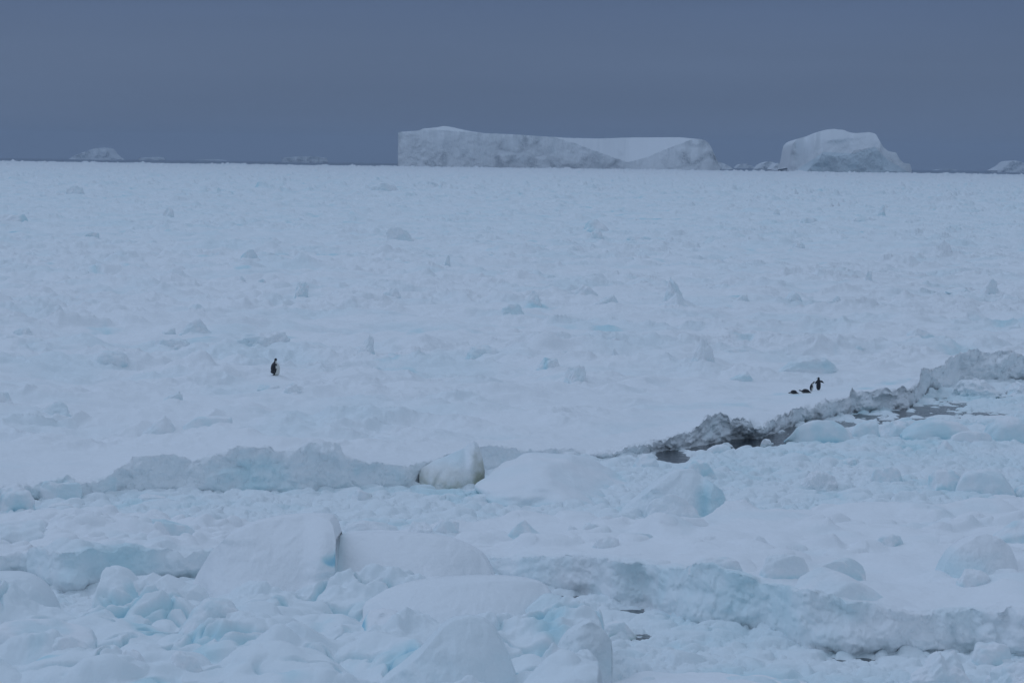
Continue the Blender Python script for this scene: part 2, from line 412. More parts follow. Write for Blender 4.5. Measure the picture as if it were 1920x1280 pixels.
# ---- blocks standing on the wide snow field:  (kind, label, box, options)
G1 = 'ice blocks and hummocks scattered over the snow field'
FIELD = [
 ('ice_block', 'small rounded pale ice hump far out at left, just below the far ice edge', (120,348,157,365), dict(planes=3)),
 ('ice_block', 'long low ice block with a blue underside cut off by the left picture edge', (-30,401,55,419), dict(p=3, planes=3, ice=.5, dep=.5)),
 ('ice_block', 'low flat bluish block on smooth snow, right of the long low block at left edge', (157,435,185,447), dict(ice=.4, p=3)),
 ('snow_hummock', 'small peaked snow hummock with a long tail in the far left field', (300,388,330,410), dict(taper=.5, planes=3)),
 ('ice_block', 'wedge shaped ice block with a cyan left edge and a steep right side', (437,468,485,493), dict(planes=2, skew=.3, ice=.25, icef=lambda x,y,z: .5*sst(.0,-.5,x)*sst(.2,.8,z), prof=[(-1,.25),(-.2,.9),(.2,1),(.6,.95),(1,.5)], p=3)),
 ('ice_block', 'upright squared ice block on open snow above the tall lone penguin', (551,528,578,549), dict(p=3.4, planes=2, skew=.15, ice=.35)),
 ('ice_block', 'left one of two little ice lumps left of the upright squared block', (448,518,460,528), dict(planes=3)),
 ('ice_block', 'flatter bluish right one of two little ice lumps left of the upright squared block', (478,523,498,531), dict(planes=3, ice=.4, skew=.3)),
 ('snow_mound', 'smooth rounded blue-white snow mound left of the tall lone penguin', (167,657,240,692), dict(planes=1, amp=.08, ice=.2)),
 ('ice_slab', 'long bluish slab leaning on the snow beneath a thinner tilted slab', (330,597,400,622), dict(planes=2, prof=[(-1,.4),(-.4,.8),(.2,1),(1,.6)], p=3)),
 ('ice_slab', 'thin tilted slab pointing up to the right above the long bluish slab', (337,570,382,593), dict(p=3, skew=.2, prof=[(-1,.3),(.4,1),(1,.9)])),
 ('snow_hummock', 'lumpy grey-blue hummock below left of the long bluish slab', (302,615,333,635), dict(planes=3, amp=.16)),
 ('snow_hummock', 'broad flat topped hummock beside the left picture edge in the middle distance', (10,613,65,633), dict(planes=2, prof=[(-1,.5),(.5,1),(1,.8)])),
 ('snow_ridge', 'broad lumpy snow ridge directly behind the tall lone penguin', (433,620,567,658), dict(amp=.2, planes=2, lam=.35, rough=.8)),
 ('snow_hummock', 'wide wavy hummock between the long bluish slab and the smooth rounded mound', (283,633,362,657), dict(amp=.14, lam=.4)),
 ('snow_mound', 'half rounded snow mound at the left picture edge above the broken floe rim', (-25,733,30,762), dict(planes=1)),
 ('snow_mound', 'low lumpy grey mound with a ragged right shoulder near the left picture edge', (55,752,142,782), dict(planes=2, amp=.14)),
 ('ice_slab', 'flat topped bluish slab with a sharp vertical right end near the floe rim', (340,780,435,809), dict(p=4.5, planes=0, amp=.04, rough=.2, ice=.3, dep=.4, prof=[(-1,.25),(-.5,.8),(.3,1),(1,1)])),
 ('snow_mound', 'sloping snow mound touching the left end of the flat topped bluish slab', (233,780,337,810), dict(prof=[(-1,.2),(-.2,.55),(.4,1),(1,.6)], amp=.12, dep=.5)),
 ('snow_hummock', 'rounded hummock just below right of the tall lone penguin', (528,718,578,737), dict(planes=2)),
 ('snow_hummock', 'rounded hummock right below the feet of the tall lone penguin', (480,721,524,737), dict(planes=2, ice=.35)),
 ('snow_hummock', 'slanting hummock with a steep left side above the flat topped bluish slab', (302,733,342,762), dict(skew=.3, planes=2)),
 ('ice_block', 'small blocky chunk with a bluish left side below right of the tall lone penguin', (530,770,563,788), dict(planes=4, ice=.4)),
 ('ice_block', 'large slab block with steep left side and sloping back in far middle field', (722,425,782,458), dict(p=3.2, planes=2, skew=-.2, prof=[(-1,.8),(-.5,1),(0,.85),(1,.35)], ice=.22)),
 ('ice_block', 'broad humped far ice block below the left end of the big table iceberg', (690,342,747,359), dict(planes=3, amp=.15)),
 ('ice_block', 'small squarish far ice block right of the broad humped one', (803,341,825,355), dict(p=3.5, planes=2)),
 ('ice_spire', 'thin upright blade of ice standing on flat snow in the middle of the field', (832,477,845,503), dict(p=3, taper=.4, skew=.25, dep=.7, ice=.3)),
 ('ice_block', 'big arched ice boulder with a cyan hollow left flank in the far field', (1082,411,1147,440), dict(planes=2, ice=.2, icef=lambda x,y,z: .45*sst(.1,-.6,x), prof=[(-1,.45),(-.4,.9),(.1,1),(.6,.75),(1,.3)])),
 ('ice_block', 'small pale block leaning in front of the big arched boulder', (1105,431,1133,452), dict(planes=3)),
 ('ice_block', 'low blue block with a flat top right of the big arched boulder', (1173,443,1222,459), dict(p=3.5, ice=.5, planes=1, dep=.5)),
 ('snow_mound', 'smooth rounded mound with a steep left end in front of a small slanted slab', (1073,532,1133,563), dict(planes=1, prof=[(-1,.7),(-.4,1),(.3,.7),(1,.35)], ice=.15)),
 ('ice_slab', 'small slanted slab touching right end of the smooth mound with steep left end', (1113,552,1160,575), dict(p=3, prof=[(-1,.4),(.6,1),(1,.8)])),
 ('ice_spire', 'tall ragged ice spire rising from a broad cyan streaked base', (1236,519,1290,580), dict(taper=.72, planes=2, amp=.2, skew=-.1, ice=.25, dep=1)),
 ('ice_block', 'broad broken base block lying around the foot of the tall ragged spire', (1222,549,1326,584), dict(prof=[(-1,.3),(-.4,.6),(-.1,1),(.3,.7),(1,.2)], planes=3, amp=.15, icef=lambda x,y,z: .4*sst(.1,-.4,x)*sst(.5,.2,z), dep=.6)),
 ('snow_mound', 'low wide mound with a bluish front below the jagged little peak', (935,570,992,590), dict(ice=.35, planes=1)),
 ('ice_block', 'jagged little peak of ice behind the low wide bluish mound', (983,545,1018,567), dict(taper=.4, planes=4, amp=.15)),
 ('ice_block', 'low double lump with a shadowed foot in the left middle field', (713,538,755,558), dict(planes=3, prof=[(-1,.4),(.3,1),(1,.9)])),
 ('ice_block', 'knob topped ice block with a cyan foot right of the broad lumpy ridge', (658,627,703,668), dict(p=3, planes=2, skew=.3, taper=.15, low=.7, ice=.1, prof=[(-1,.3),(0,.75),(.5,1),(1,1)])),
 ('snow_hummock', 'broad lumpy hummock in the middle of the field between penguin and spire', (870,647,937,672), dict(amp=.15, planes=2)),
 ('ice_block', 'split block with a blue cleft in the middle of the field', (1003,670,1053,697), dict(planes=3, icef=lambda x,y,z: .5*np.exp(-((x+.2)/.2)**2))),
 ('ice_slab', 'pale pointed slab overlapping the back of the split block with the blue cleft', (1027,658,1077,678), dict(planes=3, skew=.2)),
 ('ice_block', 'large pale rounded block right of the split block with the blue cleft', (1053,683,1103,722), dict(p=3, planes=2, taper=.2)),
 ('ice_block', 'small flat chunk above and right of the split block, with a slanted top', (1132,630,1167,643), dict(planes=3)),
 ('ice_block', 'small pointed chunk just below the slanted top chunk', (1140,653,1167,667), dict(planes=3, taper=.3)),
 ('ice_spire', 'upright round topped tooth of ice standing alone on a smooth snow band', (1620,508,1638,531), dict(p=2.8, taper=.35, ice=.25)),
 ('ice_block', 'dome shaped ice block with a flat left side right of the tall ragged spire', (1467,545,1512,571), dict(planes=2, prof=[(-1,.8),(-.3,1),(1,.4)], ice=.3)),
 ('ice_block', 'greyish tapering block between the ragged spire and the flat sided dome block', (1377,552,1410,577), dict(taper=.3, planes=2, skew=.15)),
 ('ice_block', 'small triangular block right of the flat sided dome block', (1560,554,1582,567), dict(taper=.6, planes=2)),
 ('ice_block', 'peaked block with a steep right side near the right picture edge', (1833,523,1878,554), dict(taper=.35, skew=.2, planes=2)),
 ('snow_mound', 'low mound below left of the peaked block near the right picture edge', (1773,538,1827,562), dict(planes=2, prof=[(-1,.4),(.4,1),(1,.6)])),
 ('snow_mound', 'large pale peaked hummock in the far right field', (1743,449,1790,484), dict(taper=.45, skew=.3, planes=3, ice=.05)),
 ('ice_block', 'leaning pointed block far out to the right under the domed iceberg', (1642,383,1663,406), dict(taper=.5, skew=.35, planes=2, ice=.35)),
 ('ice_block', 'small dark sided block far out below the gap between the two big icebergs', (1447,392,1463,405), dict(planes=3)),
 ('snow_mound', 'rounded far mound with a long right slope below the domed iceberg', (1498,407,1537,422), dict(planes=1)),
 ('ice_block', 'wide flat far block right of the rounded mound with the long right slope', (1597,405,1650,417), dict(p=3, planes=1, ice=.3)),
 ('snow_mound', 'broad triangular snow mound behind the steep grey rim at the right', (1697,616,1758,643), dict(taper=.4, planes=2, ice=.3)),
 ('ice_spire', 'pale slender snow pinnacle with a stepped right side', (1296,634,1344,690), dict(taper=.68, p=2.6, amp=.15, dep=.9, ice=.05)),
 ('snow_mound', 'low hooked hummock right of the pale slender pinnacle', (1340,654,1413,672), dict(planes=2, skew=.2)),
 ('snow_mound', 'pointed sloping hummock behind the group of small penguins', (1585,643,1627,670), dict(taper=.35, skew=-.3, planes=2)),
 ('ice_slab', 'large cyan tinted tilted slab lying just behind the group of small penguins', (1450,670,1585,708), dict(p=2.8, planes=2, amp=.13, lam=.4, icef=lambda x,y,z: .3*np.exp(-((z-.62)/.22)**2), prof=[(-1,.35),(-.5,.9),(0,1),(.5,.95),(1,.5)], dep=.5)),
 ('ice_block', 'pale rounded chunk resting on the front of the large cyan tinted slab', (1497,684,1538,702), dict(planes=2)),
 ('ice_block', 'low hollow block with a blue tinted hollow left of the large cyan slab', (1360,697,1425,716), dict(planes=2, ice=.1, icef=lambda x,y,z: .35*np.exp(-((z-.5)/.25)**2), dep=.6)),
 ('ice_block', 'small slanted block on the smooth snow band above the flat sided dome block', (1483,454,1510,467), dict(planes=2, skew=.2)),
 ('ice_block', 'small dark footed hump left of the large pale peaked hummock', (1693,475,1725,485), dict(planes=2)),
]
for q_, (nm, lb, bx, kw) in enumerate(FIELD):
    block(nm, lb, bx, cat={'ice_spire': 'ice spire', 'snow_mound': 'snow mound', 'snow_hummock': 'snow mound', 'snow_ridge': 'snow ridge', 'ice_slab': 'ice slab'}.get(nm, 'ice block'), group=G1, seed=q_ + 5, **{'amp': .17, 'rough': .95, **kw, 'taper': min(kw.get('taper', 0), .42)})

# ------------------------------------------------------------------ main snow covered floe (column grid: wall rows, then top rows to the far edge)
def tcols(n_dense, tmax=.19, wide=.40, n_side=46):
    c = np.linspace(-tmax, tmax, n_dense)
    g = (np.linspace(0, 1, n_side + 1)[1:] ** 1.7) * (wide - tmax) + tmax
    return np.concatenate([-g[::-1], c, g])
def wallshift(X, Y, z, amp=1.0, s=0):
    p3 = np.stack([X, Y * .5, z * 1.15], -1)
    w1 = fbm3(p3 / 1.1, 2, 44 + s) * .45
    fac = slabs(X / 1.5 + w1, z / 1.1 + w1 + 7, 143 + s, .15) * .55 + slabs(X / .6 + w1, z / .5 - w1, 149 + s, .2) * .16
    return amp * (fbm3(p3 / 2.3, 3, 41 + s, .4) * 1.0 - fac + .2 + fbm3(p3 / .7, 4, 47 + s, .6, ridge=True) * .17 + fbm3(p3 / .9, 3, 57 + s) * .25) * (.62 + .75 * sst(.0, .05, X / Y))

tc_m = tcols(1250)
nc = len(tc_m)
NW = 46
rows_s = [0.]; 
while rows_s[-1] < 6300:
    Yc = 135 + rows_s[-1]; s_ = rows_s[-1]
    g_ = .03 + .12 * min(s_ / 3, 1) if s_ < 3 else max(.15, Yc * (.0012 + .0026 * min(max((Yc - 350) / 3000, 0), 1)))
    rows_s.append(s_ + g_)
rows_s = np.array(rows_s); spc = np.gradient(rows_s)
T = np.broadcast_to(tc_m, (len(rows_s), nc)); YB = Yb(T)
_yb = Yb(_ts); YS = np.interp(tc_m, _ts, np.convolve(np.pad(_yb, 200, 'edge'), np.hanning(401) / np.hanning(401).sum(), 'valid'))[None, :]
wS = np.exp(-rows_s[:, None] / 16.)
Ytop = YB * wS + YS * (1 - wS) + rows_s[:, None]; Xtop = T * Ytop
hz_ = main_h(Xtop.ravel(), Ytop.ravel(), np.repeat(spc, nc), DRIFT).reshape(Ytop.shape)
rimn = fbm2(Xtop / .9, Ytop / 1.1, 4, 81, .6)
rimz = zrim(T) + rimn * (.14 + .22 * sst(.0, .05, T)) + .10 * fbm2(Xtop / .3, Ytop / .3, 2, 85)
bl = np.exp(-(rows_s[:, None] / 1.7) ** 1.5)
Ztop = hz_ * (1 - bl) + rimz * bl
far_end = sst(6100, 6260, rows_s)[:, None]; Ztop = Ztop * (1 - far_end) - .5 * far_end
v_ = np.linspace(0, 1, NW)[:-1, None]
zr0 = zrim(tc_m)[None, :] + (rimn[0] * (.14 + .22 * sst(.0, .05, tc_m)) + .10 * fbm2(Xtop[0] / .3, Ytop[0] / .3, 2, 85))[None]
Zw = -.45 + v_ * (zr0 + .45)
Yw = Yb(tc_m)[None, :] + 0 * Zw
Xw = tc_m[None, :] * Yw
X = np.vstack([Xw, Xtop]); Y = np.vstack([Yw, Ytop]); Z = np.vstack([Zw, Ztop])
nsh = NW + 60
sh = wallshift(X[:nsh], Y[:nsh], Z[:nsh])
wt = np.ones((nsh, 1)); wt[NW - 1:, 0] = np.exp(-rows_s[:nsh - NW + 1] / 1.2)
under = .38 * (1 - sst(.0, .42, Z[:nsh])) * wt
leftw = sst(.02, -.02, X[:nsh] / Y[:nsh])
Y[:nsh] += (sh * (1 + .3 * leftw) + .12) * wt + .45 * leftw * np.maximum(Z[:nsh], 0) * wt ** .4 + under * (1 - .4 * leftw)
X[:nsh] += fbm3(np.stack([X[:nsh], Y[:nsh], Z[:nsh]], -1) / .8, 3, 63) * .22 * wt
Z[:nsh] += fbm3(np.stack([X[:nsh], Y[:nsh], Z[:nsh]], -1) / .5, 3, 67) * .10 * wt * sst(-.2, .4, Z[:nsh])
left = sst(.03, -.06, X / Y)
ic = np.zeros_like(X)
nn = fbm3(np.stack([X[:nsh], Y[:nsh], Z[:nsh]], -1) / 1.7, 3, 90)
ic[:nsh] = wt * (.10 + .42 * sst(-.05, .5, nn)) * (.25 + .75 * left[:nsh]) * sst(1.15, .6, v_[-1, 0] * Z[:nsh] / np.maximum(zr0, .3))
yy = Y[nsh:]; xx = X[nsh:]
ic[nsh:] = .55 * sst(.22, .55, fbm2(xx / 5, yy / 7, 4, 95)) * sst(.0, .3, fbm2(xx / 40, yy / 40, 2, 97)) + .16 * sst(-.1, .4, fbm2(xx / 12, yy / 15, 4, 99)) + .10 * sst(250, 600, yy) * sst(4000, 1500, yy)
tag(mesh_obj('snow_field', np.stack([X, Y, Z], -1).reshape(-1, 3), grid_faces(*X.shape), M_SNOW, attrs={'ice': ic}), kind='structure')
del X, Y, Z, Xtop, Ytop, Ztop, hz_, rimz, T, YB, ic, left

# ------------------------------------------------------------------ brash ice (uncountable) in the channel
def gpx(px, py, rx, ry):      # soft blob: picture point and radii in picture px -> world
    x, y = P(px, py); return (x, y, rx * y / F, abs(P(px, py - ry)[1] - P(px, py + ry)[1]) / 2)
WATER = [(1262, 858, 30, 14, 1.3), (1330, 842, 42, 9, 1.3), (1400, 832, 45, 8, 1.3), (1462, 822, 40, 9, 1.3), (1495, 808, 30, 10, .9), (1570, 796, 45, 9, .75), (1640, 784, 60, 12, .62), (1700, 776, 60, 14, .6), (1740, 768, 60, 18, .55),
         (1780, 760, 70, 18, .45), (1900, 745, 50, 12, .35), (1850, 778, 80, 8, .45), (425, 986, 16, 10, .9), (560, 945, 60, 10, .25), (640, 940, 60, 6, .22), (1000, 950, 60, 5, .6), (1120, 952, 50, 4, .5), (900, 962, 60, 4, .3), (1060, 968, 60, 4, .3), (1560, 926, 70, 5, .35), (1380, 962, 20, 6, .4),
         (1060, 1120, 35, 7, .9), (1180, 1145, 26, 6, .45), (1410, 1199, 30, 3, .2), (1180, 1195, 40, 8, 0), (1600, 1238, 60, 5, .2), (1880, 1255, 50, 10, .3), (1220, 1195, 40, 6, .3), (110, 1120, 50, 5, .3)]
WG = [(*gpx(a_, b_, c_, d_), e_) for a_, b_, c_, d_, e_ in WATER]
def brash_h(X, Y):
    wx = fbm2(X / 1.1, Y / 1.1, 2, 101) * .3; wy = fbm2(X / 1.1, Y / 1.1, 2, 103) * .3
    lvl = .16 + .20 * fbm2(X / 7, Y / 9, 3, 105)
    wat = 0
    for (cx, cy, rx, ry, a_) in WG:
        wat = np.maximum(wat, a_ * np.exp(-((X - cx) / rx) ** 2 - ((Y - cy) / ry) ** 2))
    big = sst(-.1, .35, fbm2(X / 6, Y / 6, 2, 107))
    h = lumps((X + wx) / 1.7, (Y + wy) / 1.7, 111, .2, .62, .45) * .75 * big
    h = np.maximum(h, lumps((X + wx) / .8, (Y + wy) / .8, 113, .25, .7, .25) * .38)
    h = np.maximum(h, lumps((X + wx) / .36, (Y + wy) / .36, 115, .3, .7, .1) * .20)
    h = np.maximum(h, slabs((X + wx) / 1.5, (Y + wy) / 1.5, 127, .6) * .55)
    h = np.maximum(h, slabs((X + wx) / .55, (Y + wy) / .55, 129, .45) * .28)
    h = h + fbm2(X / .5, Y / .5, 4, 117, .6) * .055 + fbm2(X / 2.2, Y / 2.2, 3, 119) * .10
    h = h + lvl - .62 * np.clip(wat, 0, 1.2) - .05
    h = np.where(wat > .8, h - .5 * (wat - .8), h)
    e_ = Yb(X / Y)
    h = np.where(Y > e_ + .6, h - np.clip((Y - e_ - .6) * .9, 0, .8), h)
    return h
tcb = tcols(1150, n_side=36); rb = [70.]
while rb[-1] < 196: rb.append(rb[-1] + max(.10, rb[-1] * .00125))
rb = np.array(rb); TT, YY = np.meshgrid(tcb, rb); XX = TT * YY
ZZ = brash_h(XX, YY)
icb = .13 + .35 * sst(.0, .5, fbm2(XX / 4.5, YY / 6, 3, 121)) * sst(.3, .0, ZZ - .16) + .12 * sst(.2, .6, fbm2(XX / 2, YY / 3, 3, 123))
icb = icb + .13 * sst(.02, .09, XX / YY) * sst(-.2, .4, fbm2(XX / 6, YY / 8, 2, 125))
tag(mesh_obj('brash_ice', np.stack([XX, YY, ZZ], -1).reshape(-1, 3), grid_faces(*ZZ.shape), M_BRASH, attrs={'ice': np.clip(icb, 0, 1)}), kind='stuff', label='mush of small broken ice lumps filling the channel between the floes', cat='brash ice')
del XX, YY, ZZ, icb

# ------------------------------------------------------------------ generic near floe with a broken wall towards the camera
def near_floe(name, label, bot, top, back, pl0, tlo, thi, hfun, seed=0, nd=600, undercut=.35, wamp=1., icew=.5, slope_end=1.2, icef=None, nw=50):
    bt, bY = curve(bot, 0); rt, rz = rim_curve(top, bt, bY, .65); kt, kY = curve(back, .8)
    t = np.linspace(tlo, thi, nd)
    yb = np.convolve(np.pad(np.interp(t, bt, bY), 20, 'edge'), np.hanning(41) / np.hanning(41).sum(), 'valid') + fbm2(t * 100 / 2.6, t * 0 + seed, 3, 191) * 1.1 * wamp; yk = np.maximum(np.interp(t, kt, kY), yb + 1.5); zr = np.interp(t, rt, rz)
    u = np.linspace(0, 1, 260)[:, None] ** 1.15
    Yt = yb + (yk - yb + 2.) * u; T2 = np.broadcast_to(t, Yt.shape); Xt = T2 * Yt; s = Yt - yb
    zk = np.convolve(np.pad(zr, 30, 'edge'), np.hanning(61) / np.hanning(61).sum(), 'valid')
    body = zk * np.exp(-s / 9) + pl0 * (1 - np.exp(-s / 9)) + hfun(Xt, Yt)
    rn = fbm2(Xt / .8, Yt / .8, 4, 181 + seed, .6) * .20 + fbm2(Xt / 2.4, Yt / 2.4, 2, 183 + seed) * .22
    bl = np.exp(-(s / 1.3) ** 1.6)
    Zt = (body) * (1 - bl) + (zr + rn) * bl
    dn = sst(yk - slope_end, yk + 1.2, Yt + fbm2(Xt / 1.5, Yt / 1.5, 3, 187) * .8)
    Zt = Zt * (1 - dn) - .5 * dn
    vv = np.linspace(0, 1, nw)[:-1, None]; z0 = zr + rn[0]
    Zw = -.45 + vv * (z0 + .45); Yw = yb + 0 * Zw; Xw = t * Yw
    X = np.vstack([Xw, Xt]); Y = np.vstack([Yw, Yt]); Z = np.vstack([Zw, Zt])
    w_ = np.ones((len(Z), 1)); w_[nw - 1:] = np.exp(-s.mean(1, keepdims=True) / 1.1)
    sh = wallshift(X, Y, Z, wamp, seed)
    wl = np.ones_like(w_); wl[nw - 1:] = np.exp(-s.mean(1, keepdims=True) / 2.6)
    Y += (sh + .1) * w_ + .34 * np.maximum(Z, 0) * wl + undercut * (1 - sst(0, .5, Z)) * w_
    p3 = np.stack([X, Y, Z], -1)
    X += fbm3(p3 / .8, 3, 63 + seed) * .2 * w_ * wamp
    Z += fbm3(p3 / .5, 3, 67 + seed) * .08 * w_ * wamp * sst(-.2, .4, Z)
    side = np.minimum(sst(tlo, tlo + .006, T2[0]), sst(thi, thi - .006, T2[0]))
    Z = np.where(Z > -.45, -.45 + (Z + .45) * side[None], Z)
    p3 = np.stack([X, Y, Z], -1)
    ic = w_ * icew * sst(-.25, .4, fbm3(p3 / 1.6, 3, 91 + seed)) + .12 * sst(.1, .5, fbm2(X / 3, Y / 4, 3, 92)) * (1 - w_)
    if icef is not None: ic = ic + icef(X / Y, Z) * w_
    return tag(mesh_obj(name, p3.reshape(-1, 3), grid_faces(*X.shape), M_SNOW, attrs={'ice': np.clip(ic, 0, 1)}), label, 'ice floe')

R_BOT = [(560, 1085), (860, 1088), (928, 1092), (1033, 1117), (1107, 1123), (1160, 1143), (1203, 1142), (1240, 1157), (1310, 1183), (1380, 1193), (1437, 1202), (1513, 1228), (1580, 1233), (1680, 1236), (1827, 1230), (1920, 1245), (2300, 1255)]
R_TOP = [(560, 1030), (780, 1038), (903, 1040), (960, 1047), (997, 1045), (1057, 1046), (1140, 1049), (1200, 1057), (1223, 1060), (1273, 1062), (1290, 1066), (1343, 1067), (1407, 1078), (1430, 1092), (1493, 1099), (1540, 1113), (1597, 1130), (1667, 1134), (1697, 1142), (1740, 1146), (1800, 1150), (1847, 1143), (1920, 1139), (2300, 1130)]
R_BACK = [(560, 1000), (640, 996), (760, 996), (860, 985), (1100, 982), (1240, 1008), (1360, 978), (1560, 962), (1750, 967), (1920, 945), (2300, 930)]
def r_h(X, Y):
    wx = fbm2(X / 1.5, Y / 1.5, 2, 203) * .3
    m = sst(-.1, .35, fbm2(X / 7, Y / 6, 2, 201) + .08)
    return fbm2(X / 4.5, Y / 5.5, 3, 205) * .50 + m * (slabs((X + wx) / 2.2, (Y + wx) / 2.2, 207, .45) * .8 + lumps((X + wx) / 1.3, (Y - wx) / 1.3, 208, .3, .7, .5) * .3) + fbm2(X / 1., Y / 1.3, 4, 209) * .07
near_floe('ice_floe', 'long snow topped floe with a high broken bluish wall crossing the lower right', R_BOT, R_TOP, R_BACK, 1.25, t_of(560), .30, r_h, seed=3, nd=1150, icew=.20, wamp=.68,
          icef=lambda t, z: .26 * np.exp(-((t - .08) / .035) ** 2) * sst(-.2, .8, z))
L_BOT = [(-420, 1090), (0, 1090), (40, 1085), (70, 1098), (100, 1118), (150, 1124), (200, 1108), (330, 1095), (370, 1092), (430, 1085), (520, 1080)]
L_TOP = [(-420, 1050), (0, 1042), (40, 1033), (90, 1032), (140, 1035), (160, 1030), (200, 1030), (230, 1027), (280, 1028), (330, 1034), (380, 1036), (430, 1030), (520, 1025)]
L_BACK = [(-420, 960), (0, 962), (150, 965), (300, 968), (400, 985), (520, 990)]
def l_h(X, Y):
    return fbm2(X / 3, Y / 4, 3, 225) * .6 + slabs(X / 2.0, Y / 2.0, 227, .4) * .7 + lumps(X / .9, Y / .9, 228, .3, .7, .4) * .3 + fbm2(X / .6, Y / .8, 4, 229) * .07
near_floe('ice_floe', 'small rubble covered floe with bluish hollow wall, left behind the big snow dome', L_BOT, L_TOP, L_BACK, .8, -.30, t_of(520), l_h, seed=9, nd=560, icew=.18, undercut=.5,
          icef=lambda t, z: .45 * np.exp(-((t - t_of(210)) / .017) ** 2) * sst(.1, .7, z))
# smooth white pan in the bottom middle
def pan_h(X, Y): return fbm2(X / 3, Y / 3, 3, 241) * .22 + fbm2(X / .8, Y / .8, 3, 243) * .06
near_floe('ice_floe', 'flat low snow covered pan along the bottom edge right of the piled snow blocks', [(1100, 1360), (1400, 1370), (1700, 1365), (1800, 1350)], [(1100, 1330), (1400, 1340), (1700, 1335), (1800, 1325)],
          [(1100, 1245), (1200, 1222), (1300, 1214), (1450, 1226), (1600, 1250), (1700, 1262), (1800, 1275)], .42, t_of(1100), t_of(1800), pan_h, seed=15, nd=320, icew=.2, wamp=.5)

# ------------------------------------------------------------------ near left snow mass
F_BACK = [(-420, 1070), (-100, 1085), (0, 1100), (90, 1122), (130, 1130), (165, 1127), (210, 1095), (260, 1100), (330, 1108), (400, 1098), (600, 1060), (900, 1065), (935, 1088), (1020, 1100), (1045, 1128), (1090, 1150), (1140, 1190), (1160, 1215)]
ft, fY = curve(F_BACK, 1.3)
tf = np.concatenate([np.linspace(-.40, -.185, 40)[:-1], np.linspace(-.185, t_of(1175, 1200), 760)])
yr = np.arange(54, 108, .055)[:, None]
Tf = np.broadcast_to(tf, (len(yr), len(tf))); Yf = np.broadcast_to(yr, Tf.shape); Xf = Tf * Yf
wq = fbm2(Xf / 1.3, Yf / 1.3, 2, 251) * .35
hf = 1.15 + fbm2(Xf / 3.6, Yf / 4.2, 3, 253) * .95 + lumps((Xf + wq) / 3.1, (Yf + wq) / 3.1, 255, .35, .85, .3, .8) * .75 + lumps((Xf - wq) / 1.1, (Yf + wq) / 1.1, 257, .3, .7, .6, .8) * .2 + fbm2(Xf / .7, Yf / .9, 4, 259) * .045
hf = hf + slabs((Xf + wq) / 1.9, (Yf + wq) / 1.6, 261, .4) * .62 * sst(-.25, .2, fbm2(Xf / 5, Yf / 5, 2, 262))
for bx_, by_, bz_, bw_ in ((490,1150,.75,300),(760,1150,.75,340),(0,1168,.8,200),(860,1215,1,340),(840,1320,.9,260),(1040,1212,.9,150),(1100,1320,.5,100),(727,1222,1.1,110),(275,1152,1,200),(50,1235,1,230),(405,1192,1.2,150)):
    cx, cy = P(bx_, by_, bz_); rx = bw_ * cy / F * .55
    hf = hf + .42 * np.exp(-((Xf - cx) / rx) ** 2 - ((Yf - cy + .1) / 1.0) ** 2) * (.8 + 1.2 * fbm2(Xf / .8, Yf / .8, 3, 267))
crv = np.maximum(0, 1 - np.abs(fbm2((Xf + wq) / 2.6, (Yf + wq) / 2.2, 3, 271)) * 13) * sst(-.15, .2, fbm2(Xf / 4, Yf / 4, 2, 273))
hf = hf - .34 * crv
yk = np.interp(Tf, ft, fY)
dn = sst(yk - 1.4, yk + .9, Yf + fbm2(Xf / 1.2, Yf / 1.2, 3, 261) * .5)
rt_ = t_of(1143, 1200) + .0016 * fbm2(Yf / 1.5, Xf * 0, 3, 263); dn = np.maximum(dn, sst(rt_ - .004, rt_ + .002, Tf))
hf = hf * (1 - dn) - .5 * dn
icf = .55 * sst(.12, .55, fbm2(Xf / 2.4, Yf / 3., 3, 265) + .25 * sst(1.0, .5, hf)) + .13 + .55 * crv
tag(mesh_obj('ice_floe', np.stack([Xf, Yf, hf], -1).reshape(-1, 3), grid_faces(*hf.shape), M_SNOW, attrs={'ice': icf}),
    'nearest hummocky snow floe filling the lower left, under the piled domes and blocks', 'ice floe')

